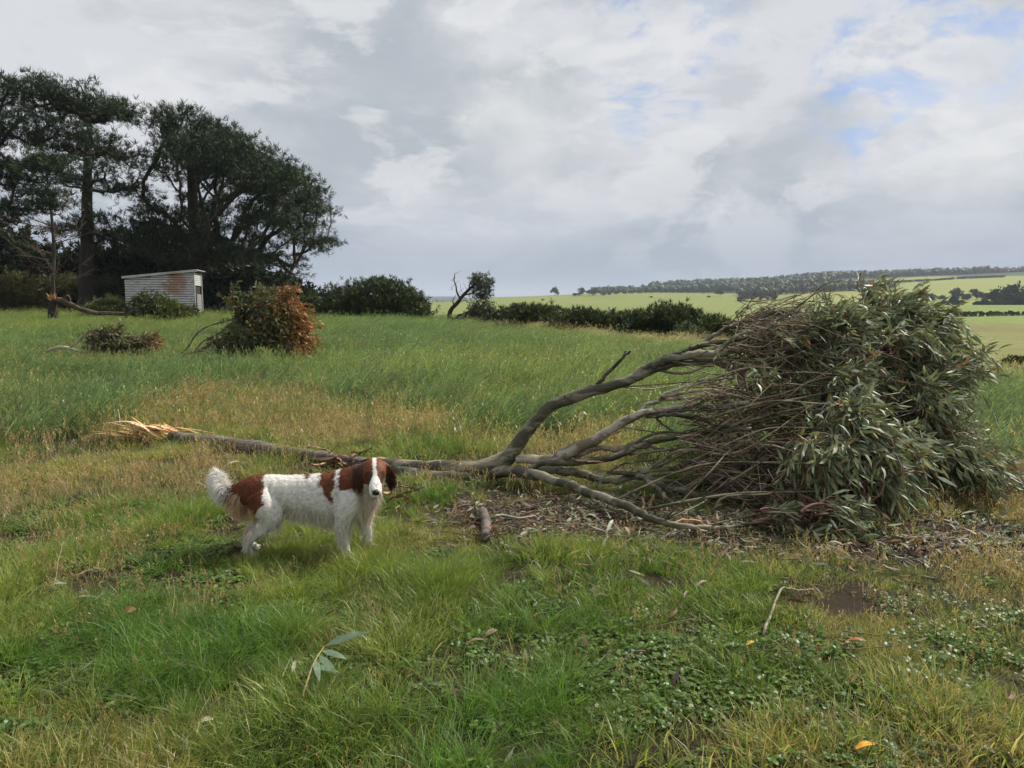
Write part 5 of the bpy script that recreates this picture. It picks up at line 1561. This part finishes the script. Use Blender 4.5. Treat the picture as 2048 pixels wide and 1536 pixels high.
# tail core
TAIL = [(-.39, 0, .44), (-.43, 0, .415), (-.465, .0, .42), (-.495, 0, .455), (-.515, 0, .50), (-.528, 0, .54)]
chain(TAIL, [.045, .034, .027, .022, .017, .008], 18)
me0 = db.mesh('dog_rough')
tmp = bpy.data.objects.new('dog_rough', me0)
C.objects.link(tmp)
md = tmp.modifiers.new('remesh', 'REMESH'); md.mode = 'VOXEL'; md.voxel_size = 0.0062
md = tmp.modifiers.new('smooth', 'SMOOTH'); md.factor = 0.5; md.iterations = 5
dg = bpy.context.evaluated_depsgraph_get()
body = bpy.data.meshes.new_from_object(tmp.evaluated_get(dg))
bpy.data.objects.remove(tmp)
nv = len(body.vertices)
co = np.empty(nv * 3, np.float32); body.vertices.foreach_get('co', co); co = co.reshape(-1, 3).astype(float)
no = np.empty(nv * 3, np.float32); body.vertices.foreach_get('normal', no); no = no.reshape(-1, 3).astype(float)

WHITE, RED, DRED = np.array((0.78, 0.75, 0.69)), np.array((0.15, 0.047, 0.018)), np.array((0.065, 0.024, 0.014))
POLYS = [[(380, 545), (390, 430), (560, 330), (690, 330), (700, 395), (722, 500), (730, 575), (660, 650), (610, 745), (565, 800), (530, 700), (510, 620), (400, 585)],
         [(1178, 300), (1322, 290), (1338, 420), (1312, 500), (1315, 585), (1262, 545), (1250, 480), (1195, 420)],
         [(1372, 250), (1500, 230), (1500, 440), (1410, 472), (1362, 440)],
         [(1030, 330), (1105, 330), (1095, 385), (1045, 385)]]
def n3(p, s, seed):
    return fbm(p[:, 0] * s + p[:, 1] * s * .7, p[:, 2] * s - p[:, 1] * s * .5, seed, 3)
def dog_col(p):
    zx = 1000 + 1411 * p[:, 0] + 45 * (n3(p, 40, 200) - .5)
    zy = 1090 - 1411 * .97 * p[:, 2] + 45 * (n3(p, 40, 210) - .5) - 90 * np.abs(p[:, 1]) * 0
    c = np.tile(WHITE, (len(p), 1)) * (0.93 + 0.14 * n3(p, 60, 220))[:, None]
    q = np.stack([zx, zy], 1)
    top = p[:, 1] > .0
    for i, pl in enumerate(POLYS):
        k = in_poly(q, pl)
        if i in (1, 2): k &= ~(top & (p[:, 1] > .06))
        c[k] = RED * rng.uniform(.85, 1.15, (k.sum(), 1))
    # darker fur round the eyes
    # ticking and mud on the lower legs
    mud = sstep(.16, .05, p[:, 2]) * sstep(.45, .62, n3(p, 50, 230))
    c = c * (1 - .55 * mud[:, None]) + np.array((0.12, 0.09, 0.06)) * .55 * mud[:, None]
    tick = sstep(.69, .75, n3(p, 130, 240)) * (p[:, 2] < .5)
    c = c * (1 - .35 * tick[:, None]) + RED * .35 * tick[:, None]
    # cream breeches and chest fringe
    cream = (sstep(-.33, -.40, p[:, 0]) * sstep(.40, .33, p[:, 2]))
    c = c * (1 - .6 * cream[:, None]) + np.array((0.66, 0.44, 0.25)) * .6 * cream[:, None]
    tail = p[:, 0] < -.435
    c[tail] = WHITE * 1.02
    # head
    h = (p - H0) / HS
    s, a, b = h @ f_, h @ r_, h @ u_
    head = (np.sqrt((s - .05) ** 2 * .5 + a ** 2 + b ** 2) < .135) & (p[:, 0] > .36) & (s > -.07)
    ear = head & (np.abs(a) > .066) | ((p[:, 0] > .33) & (np.abs(a) > .068) & (b < .06) & (b > -.2) & (s > -.09) & (np.abs(a) < .125) & (s < .06))
    hc = np.tile(RED * 1.15, (len(p), 1))
    jag = .006 * (n3(p, 120, 250) - .5)
    blaze = (np.abs(a) < .010 + jag + np.interp(s, [.0, .06, .10, .135, .16], [.001, .0, .006, .02, .06])) & (s > -.05)
    eyed = np.minimum(np.hypot(a - .034, b - .008), np.hypot(a + .034, b - .008)) < .022
    hc[eyed] = DRED
    hc[blaze] = WHITE
    muz = s > .15 + jag * 2
    hc[muz] = WHITE
    fre = muz & (n3(p, 160, 260) > .64)
    hc[fre] = RED * 1.6
    under = head & (b < -.055) & (s < .1)
    hc[under] = WHITE * .8
    c[head] = hc[head]
    c[ear] = DRED * (1 + 1.0 * sstep(.0, .05, b[ear])[:, None]) * rng.uniform(.8, 1.2, (ear.sum(), 1))
    lip = (np.abs(a) < .03) & (s > .13) & (b < -.056) & (b > -.062)
    c[lip & head] = (0.05, 0.03, 0.025)
    return c, head, ear
bc, is_head, is_ear = dog_col(co)
wav = (n3(co, 70, 300) - .5) * (~is_head)
co = co + no * wav[:, None] * .005
body.vertices.foreach_set('co', co.astype(np.float32).ravel()); body.update()
bc = bc * (1 + .5 * wav)[:, None]
ca = body.color_attributes.new('Col', 'FLOAT_COLOR', 'POINT')
c4 = np.ones((nv, 4), np.float32); c4[:, :3] = bc
ca.data.foreach_set('color', c4.ravel())
body.polygons.foreach_set('use_smooth', np.ones(len(body.polygons), bool))
fm, nt = new_mat('fur')
c = nd(nt, 'ShaderNodeAttribute', attribute_name='Col').outputs['Color']
fp = nd(nt, 'ShaderNodeBsdfPrincipled', {'Base Color': c, 'Roughness': 0.6, 'Specular IOR Level': 0.25})
ftl = nd(nt, 'ShaderNodeBsdfTranslucent', {'Color': c})
fsh = nd(nt, 'ShaderNodeMixShader', {0: 0.18, 1: fp.outputs[0], 2: ftl.outputs[0]})
nd(nt, 'ShaderNodeOutputMaterial', {'Surface': fsh.outputs[0]})
body.materials.clear(); body.materials.append(fm)
bo = link('body', body, dog, (0, 0, 0))

# fur: short coat combed back, long feathering on tail, breeches, belly, chest, ears and legs
body.calc_loop_triangles()
nt_ = len(body.loop_triangles)
tri = np.empty(nt_ * 3, np.int32); body.loop_triangles.foreach_get('vertices', tri); tri = tri.reshape(-1, 3)
A3, B3, C3 = co[tri[:, 0]], co[tri[:, 1]], co[tri[:, 2]]
area = np.linalg.norm(np.cross(B3 - A3, C3 - A3), axis=1)
def strands(n, w=None, sel=None):
    pr = area.copy()
    if sel is not None: pr = pr * sel[tri].mean(1)
    pr /= pr.sum()
    k = rng.choice(nt_, n, p=pr)
    a, b = rng.uniform(size=n), rng.uniform(size=n)
    fl = a + b > 1
    a[fl], b[fl] = 1 - a[fl], 1 - b[fl]
    p = A3[k] + (B3[k] - A3[k]) * a[:, None] + (C3[k] - A3[k]) * b[:, None]
    nn = unit(no[tri[k, 0]])
    return p, nn, tri[k, 0]
furb = MB()
def hair(p, nn, d, L, w, col, lift=.25, wave=.15, down=.0):
    n = len(p)
    L = np.broadcast_to(L, (n,))
    dt = d - nn * np.sum(d * nn, 1, keepdims=True) * .8
    dt = unit(unit(dt) + nn * lift + rng.normal(0, .16, (n, 3)))
    side = unit(np.cross(dt, nn + rng.normal(0, .5, (n, 3))))
    g = np.array([0, 0, -1.0])
    w1 = rng.normal(0, wave, (n, 1)); w2 = rng.normal(0, wave, (n, 1))
    q0 = p - nn * .002
    q1 = p + dt * L[:, None] * .35 + side * L[:, None] * w1 * .4
    q2 = p + dt * L[:, None] * .70 + side * L[:, None] * w2 * .6 + g * L[:, None] * down * .4
    q3 = p + unit(dt + g * down) * L[:, None] + side * L[:, None] * (w1 + w2) * .4 + g * L[:, None] * down * .3
    W_ = np.broadcast_to(w, (n,))[:, None] * rng.uniform(.7, 1.3, (n, 1))
    V = np.stack([q0 + side * W_ * .5, q0 - side * W_ * .5, q1 + side * W_ * .5, q1 - side * W_ * .5, q2 + side * W_ * .38, q2 - side * W_ * .38, q3], 1).reshape(-1, 3)
    o = np.arange(n)[:, None] * 7
    furb.add(V, o + np.array([4, 5, 6]), np.concatenate([o + np.array([0, 1, 3, 2]), o + np.array([2, 3, 5, 4])]), np.repeat(col, 7, 0))
p, nn, vi = strands(42000)
X_, Z_ = p[:, 0], p[:, 2]
d = np.tile(np.array([-.8, 0, -.45]), (len(p), 1))
legm = Z_ < .24
d[legm] = (-.25, 0, -1)
hd_, er_ = is_head[vi], is_ear[vi]
d[hd_] = -f_ + np.array([0, 0, -.2])
d[er_] = (0, 0, -1)
L = np.where(hd_, .008, np.where(er_, .020, np.where(legm, .013, .015))) * rng.uniform(.6, 1.3, len(p))
cc = bc[vi] * rng.uniform(.62, 1.16, (len(p), 1))
hair(p, nn, d, L, np.where(hd_, .0014, .0017), cc, np.where(hd_, .08, .16)[:, None], .3)
def region(f): return f.astype(float)
V_ = co
def feather(n, mask, dirn, L0, L1, w, colm=None, lift=.2, wave=.25, down=.6):
    n = int(n * 1.4)
    wave *= 1.5
    p, nn, vi = strands(n, sel=region(mask))
    d = np.tile(np.array(dirn, float), (n, 1))
    c_ = bc[vi] * rng.uniform(.85, 1.15, (n, 1))
    if colm is not None:
        k = rng.uniform(.3, 1, (n, 1)); c_ = c_ * (1 - k) + np.array(colm) * k * rng.uniform(.8, 1.15, (n, 1))
    hair(p, nn, d, rng.uniform(L0, L1, n), w, c_, lift, wave, down)
bx, by, bz = V_[:, 0], V_[:, 1], V_[:, 2]
feather(2800, (bx < -.43), (-.75, 0, -.25), .035, .10, .0024, None, .4, .2, .5)                    # tail plume
feather(500, (bx < -.48), (-.5, 0, .35), .03, .07, .0022, None, .3, .2, .0)
feather(260, (bx < -.46), (.5, 0, .1), .03, .07, .0022, None, .4, .2, .1)
feather(900, (bx < -.36) & (bx > -.44) & (bz < .42) & (bz > .3), (-.35, 0, -1), .05, .12, .0024, (0.78, 0.58, 0.36), .3, .25, .8)   # breeches
feather(700, (bx < -.24) & (bz < .36) & (bz > .16) & (no[:, 0] < -.2), (-.3, 0, -1), .03, .07, .0022, (0.66, 0.46, 0.27), .25, .2, .6)
feather(1500, (no[:, 2] < -.35) & (bz > .22) & (bz < .34) & (bx > -.22) & (bx < .25), (-.25, 0, -1), .03, .085, .0022, (0.60, 0.52, 0.40), .3, .3, .8)   # belly
feather(1300, (bx > .38) & (bz < .46) & (bz > .26) & (no[:, 0] > .05), (.15, -.1, -1), .03, .085, .0022, (0.62, 0.50, 0.36), .3, .3, .7)   # chest
feather(500, (bx > .22) & (bx < .5) & (bz < .27) & (bz > .2), (0, 0, -1), .03, .09, .0022, (0.6, .5, .38), .2, .3, .7)
feather(900, (bx > .2) & (bx < .43) & (bz < .25) & (bz > .06) & (no[:, 0] < .2), (-.5, 0, -.8), .02, .055, .0022, None, .3, .3, .6)   # front legs
feather(700, (bx < -.15) & (bz < .22) & (bz > .06) & (no[:, 0] < .1), (-.4, 0, -.9), .015, .045, .0028, None, .3, .25, .5)
feather(900, is_ear, (0, 0, -1), .02, .055, .0022, None, .12, .3, .4)
fu = furb.build('coat', fm, dog, True, (0, 0, 0)); fu['kind'] = 'stuff'
# eyes and nose
M['eye'] = plain_mat('eye', (0.012, 0.008, 0.006), 0.35, 0.1, 10, 0, spec=.6)
M['nose'] = plain_mat('nose', (0.018, 0.015, 0.015), 0.35, 0.2, 200, .3)
def ball(c, ra, rb, rc, n1=8, n2=12):
    m = MB()
    phi = np.linspace(0, np.pi, n1 + 1)
    V = []
    for ph in phi:
        for t in np.linspace(0, 2 * np.pi, n2, endpoint=False):
            V.append(np.array(c) + np.array(ra) * math.sin(ph) * math.cos(t) + np.array(rb) * math.sin(ph) * math.sin(t) + np.array(rc) * math.cos(ph))
    q = [(i * n2 + j, i * n2 + (j + 1) % n2, (i + 1) * n2 + (j + 1) % n2, (i + 1) * n2 + j) for i in range(n1) for j in range(n2)]
    m.add(V, None, q)
    return m
for s in (-1, 1):
    ball(hp(.071, s * .034, .008), r_ * .0125, u_ * .0105, f_ * .011).build('eye', M['eye'], dog, True, (0, 0, 0))
m = ball(hp(.214, 0, -.020), r_ * .024, u_ * .018, f_ * .015)
m.build('nose', M['nose'], dog, True, (0, 0, 0))

# ------------------------------------------------------------------ litter under the crown and loose pieces on the turf
m = MB()
n = 5000
x = np.concatenate([rng.normal(.95, .72, 3000), rng.normal(2.4, .8, 1300), rng.uniform(-3.4, 3.6, 700)])
y = np.concatenate([rng.normal(5.3, .36, 3000), rng.normal(4.9, .3, 1300), rng.uniform(2.2, 8.5, 700)])
z = H(x, y) + rng.uniform(.01, .06, n)
d = rng.normal(size=(n, 3)) * np.array([1, 1, .22])
LC = np.array([(0.11, 0.125, 0.075), (0.16, 0.17, 0.11), (0.13, 0.07, 0.04), (0.18, 0.11, 0.065), (0.24, 0.21, 0.15), (0.08, 0.05, 0.035), (0.09, 0.10, 0.06)])
leaves(m, np.stack([x, y, z], 1), d, rng.normal(0, .35, (n, 3)) + np.array([0, 0, 1.0]), rng.uniform(.06, .14, n), rng.uniform(.010, .022, n), LC[rng.integers(0, 7, n)] * rng.uniform(.7, 1.3, (n, 1)), rng.uniform(-.2, .2, n)[:, None])
ll_ = m.build('leaf_litter', M['litter'])
tag(ll_, 'fallen gum leaves scattered on the ground under the crown', 'leaf litter', kind='stuff')
m = MB()
for k in range(1100):
    if k < 800: cx_, cy_ = rng.normal(1.0, .7), rng.normal(5.3, .36)
    elif k < 1040: cx_, cy_ = rng.normal(2.4, .8), rng.normal(5.0, .35)
    else: cx_, cy_ = rng.uniform(-3.2, 3.4), rng.uniform(2.4, 8)
    a = rng.uniform(0, 6.28); L = rng.uniform(.08, .4)
    q = np.array([[cx_ + math.cos(a) * L * t, cy_ + math.sin(a) * L * t, 0] for t in (-.5, 0, .5)]) + rng.normal(0, .02, (3, 3))
    q[:, 2] = H(q[:, 0], q[:, 1]) + rng.uniform(.01, .06, 3)
    tube(m, catmull(q, 5), np.linspace(rng.uniform(.002, .005), .0015, 5), 4, np.array([(0.11, 0.065, 0.045), (0.16, 0.10, 0.075), (0.08, 0.055, 0.04)][rng.integers(0, 3)]), cap=False)
tl = m.build('twig_litter', M['twig'])
tag(tl, 'thin broken red-brown twigs strewn under the crown', 'twig litter', kind='stuff')

def ground_at(u, v):
    y = FPX * EYE / (v - HOR)
    for _ in range(4):
        x = P(u, v, y)[0]
        y = FPX * (EYE - float(H(x, y))) / (v - HOR) * 1.0
    # pitch-exact refinement
    d = pix_dir(u, v)
    t = 1.0
    for _ in range(30):
        p = np.array([d.x, d.y, d.z]) * t + np.array([0, 0, EYE])
        t += (p[2] - float(H(p[0], p[1]))) / max(-d.z, .05) * .8
    return np.array([d.x * t, d.y * t, EYE + d.z * t])

# short broken log
a, b = ground_at(966, 1036), ground_at(972, 1090)
lg = thing('broken_log', (a + b) / 2, 'short dark broken log with peeling bark below the fallen limbs', 'log')
q = catmull([a + np.array([0, 0, .045]), (a + b) / 2 + np.array([.012, 0, .06]), b + np.array([0, 0, .05])], 14)
m = MB(); tube(m, q, .034 * (1 + .12 * rng.normal(size=14)), 11, (.75, .72, .75), .05); m.build('log', M['old_bark'], lg)
for k in range(4):
    m = MB()
    s = q[9 + k % 3] + np.array([.02, 0, .01])
    ribbon(m, s, s + np.array([rng.uniform(.02, .07), rng.uniform(-.14, -.02), rng.uniform(-.02, .03)]), .025, .0, rng.normal(0, 1), np.array((0.34, 0.18, 0.11)))
    m.build('bark_strip', M['peeled_bark'], lg)
m = MB(); tube(m, catmull([q[4] + np.array([.03, 0, 0]), q[4] + np.array([.12, .04, .01]), q[4] + np.array([.24, .03, -.01]), q[4] + np.array([.36, .06, 0])], 10), np.linspace(.012, .006, 10), 6); m.build('side_branch', M['gum_bark_pale'], lg)

def stick(label, pts, r, mat='twig', col=(0.20, 0.15, 0.11), side=(), name='stick'):
    g = [ground_at(u, v) + np.array([0, 0, h]) for (u, v, h) in pts]
    o = thing(name, g[0] - np.array([0, 0, pts[0][2]]), label, 'stick')
    m = MB(); tube(m, catmull(g, 14) + rng.normal(0, .003, (14, 3)), np.linspace(r, r * .5, 14), 7, col, .05); m.build('stem', M[mat], o)
    for sp in side:
        g2 = [ground_at(u, v) + np.array([0, 0, h]) for (u, v, h) in sp]
        m = MB(); tube(m, catmull(g2, 8), np.linspace(r * .6, r * .25, 8), 6, col, .05); m.build('side_twig', M[mat], o)
    return o
stick('grey bent stick lying in the turf at the lower right', [(1526, 1282, .03), (1545, 1235, .05), (1562, 1200, .06), (1580, 1195, .05), (1630, 1190, .03)], .008, col=(0.24, 0.2, 0.15))
stick('long dark stick lying flat below the lowest fallen limb', [(1262, 1092, .03), (1330, 1086, .05), (1380, 1092, .04), (1430, 1100, .02)], .012, col=(0.10, 0.065, 0.05))
stick('thin dark twig curving across the clover', [(1440, 1330, .03), (1490, 1326, .05), (1560, 1322, .05), (1640, 1314, .03)], .004, col=(0.10, 0.07, 0.05))
stick('pale torn stick with yellow wood beside the lowest limb', [(1330, 1074, .05), (1360, 1064, .08), (1398, 1061, .07), (1412, 1064, .04)], .009, 'splinter', (1.2, 1.0, .8))
stick('pale twig on the soil below the crown at the right', [(1698, 1086, .03), (1716, 1079, .06), (1732, 1077, .05)], .009, col=(0.42, 0.33, 0.2))
stick('brown twig in the left foreground soil', [(150, 1160, .02), (185, 1152, .04), (215, 1148, .02)], .006, col=(0.26, 0.18, 0.11))
stick('thin straight twig leaning in the left foreground', [(108, 1180, .02), (120, 1150, .10), (130, 1135, .16)], .0035, col=(0.28, 0.2, 0.12))
stick('fine upright grass stem at the far left foreground', [(340, 1262, .0), (350, 1250, .12), (352, 1245, .22)], .0025, col=(0.3, 0.3, 0.12))

def big_leaf(label, u, v, L, W, yaw, col, h=.05, tilt=.15, name='fallen_leaf', curl=.12):
    g = ground_at(u, v)
    m = MB()
    n = 9
    t = np.linspace(0, 1, n)
    wv_ = W * np.sin(np.pi * np.clip(t, .03, .97)) ** .7 * .5
    zz = curl * L * np.sin(t * 3.0) + tilt * L * t
    V = np.stack([np.stack([t * L, -wv_, zz + wv_ * .25], 1), np.stack([t * L, 0 * t, zz], 1), np.stack([t * L, wv_, zz + wv_ * .25], 1)], 1).reshape(-1, 3)
    i = np.arange(n - 1)[:, None] * 3; j = np.arange(2)[None]
    m.add(V, None, np.stack([i + j, i + j + 1, i + 3 + j + 1, i + 3 + j], -1).reshape(-1, 4), col)
    o = m.build(name, M['litter'], None, True, tuple(g + np.array([0, 0, h])))
    o.rotation_euler = (rng.normal(0, .2), 0, yaw)
    return tag(o, label, 'leaf')
big_leaf('bright orange fallen leaf at the bottom right edge', 1708, 1526, .075, .032, .1, (0.60, 0.27, 0.03), .05)
big_leaf('yellow-orange leaf lying in the clover', 1492, 1312, .05, .026, .4, (0.55, 0.35, 0.03), .05)
big_leaf('rust-brown leaf at the right of the clover patch', 1688, 1304, .09, .03, -.3, (0.32, 0.12, 0.04), .05)
big_leaf('pinkish red curled leaf on the turf behind the dog', 634, 890, .16, .06, -.2, (0.30, 0.10, 0.09), .10)
big_leaf('cream curled leaf standing up behind the dog', 688, 897, .12, .04, 1.1, (0.50, 0.38, 0.20), .08, .8)
big_leaf('pale cream leaf on the grass above the dog tail', 448, 956, .14, .03, .5, (0.50, 0.46, 0.36), .10, .3)
big_leaf('grey-green leaf flat in the left foreground', 96, 1192, .10, .028, .1, (0.24, 0.30, 0.22), .05)
big_leaf('long grey leaf lying beside dark soil at the left', 128, 1222, .16, .024, .15, (0.22, 0.20, 0.16), .04)
big_leaf('brown dry curled leaf on the turf at the left', 240, 1248, .08, .045, .3, (0.30, 0.16, 0.08), .05, .3)
big_leaf('dull brown dead leaf clump right of the middle foreground', 930, 1305, .09, .035, .1, (0.20, 0.14, 0.10), .04)
big_leaf('second brown leaf beside the dull brown one', 968, 1290, .08, .03, .7, (0.24, 0.16, 0.12), .04)
big_leaf('tan leaf on the bare ground left of the dog', 232, 1080, .09, .035, .1, (0.34, 0.21, 0.12), .04)
big_leaf('pale narrow leaf under the low limb', 1212, 1085, .14, .024, 1.2, (0.33, 0.34, 0.26), .06, .4)
big_leaf('tan leaf hanging point-up below the crown', 1520, 1003, .12, .05, .4, (0.36, 0.25, 0.16), .10, .9)
big_leaf('ragged brown leaf in the middle right turf', 1060, 1252, .10, .03, .2, (0.26, 0.17, 0.09), .04)
big_leaf('small white scrap beside the crown at the right', 1878, 1036, .05, .03, .4, (0.75, 0.74, 0.70), .03, .3)
big_leaf('pale bleached leaf at the lower left', 395, 1462, .06, .03, .2, (0.42, 0.36, 0.24), .03)
big_leaf('pink-grey bark curl below the grass tuft in the middle', 1390, 1190, .08, .02, .5, (0.34, 0.24, 0.21), .05, .2)
big_leaf('second pink-grey bark curl left of the grass tuft', 1368, 1214, .08, .018, .9, (0.40, 0.30, 0.26), .05, .2)

# gum sprig lying in the foreground
g = ground_at(600, 1425)
sg = thing('gum_sprig', g, 'broken gum sprig with grey-green leaves in the foreground grass', 'sprig')
tip = ground_at(650, 1345) + np.array([0, 0, .12])
q = catmull([g + np.array([0, 0, .03]), (g + tip) / 2 + np.array([0, 0, .05]), tip], 9)
m = MB(); tube(m, q, np.linspace(.005, .002, 9), 6, (0.28, 0.2, 0.1)); m.build('stem', M['twig'], sg)
for (k, dx, dy, dz, L, W) in [(8, 1.0, .25, .25, .20, .042), (7, .8, -.3, -.1, .13, .030), (6, .7, -.7, -.25, .15, .030), (5, .35, -.9, -.2, .14, .028), (4, .9, -.1, -.15, .12, .026)]:
    m = MB()
    leaves(m, q[k:k + 1], np.array([[dx, dy, dz]]), np.array([[0, -.5, 1.0]]), L, W, np.array((0.16, 0.22, 0.14)) * rng.uniform(.8, 1.15), .08)
    m.build('leaf', M['gum_leaf'], sg)

# ------------------------------------------------------------------ haze: the air over the valley
hm, nt = new_mat('haze')
pv = nd(nt, 'ShaderNodeVolumePrincipled', {'Color': (0.80, 0.88, 1.0), 'Density': 0.00015, 'Anisotropy': 0.0})
nd(nt, 'ShaderNodeOutputMaterial', {'Volume': pv.outputs[0]})
m = MB(); box(m, (-9600, -9600, -60), (9600, 9600, 140))
hz = m.build('haze', hm, None, False)
tag(hz, 'thin blue haze over the distant hills', 'haze', kind='stuff')
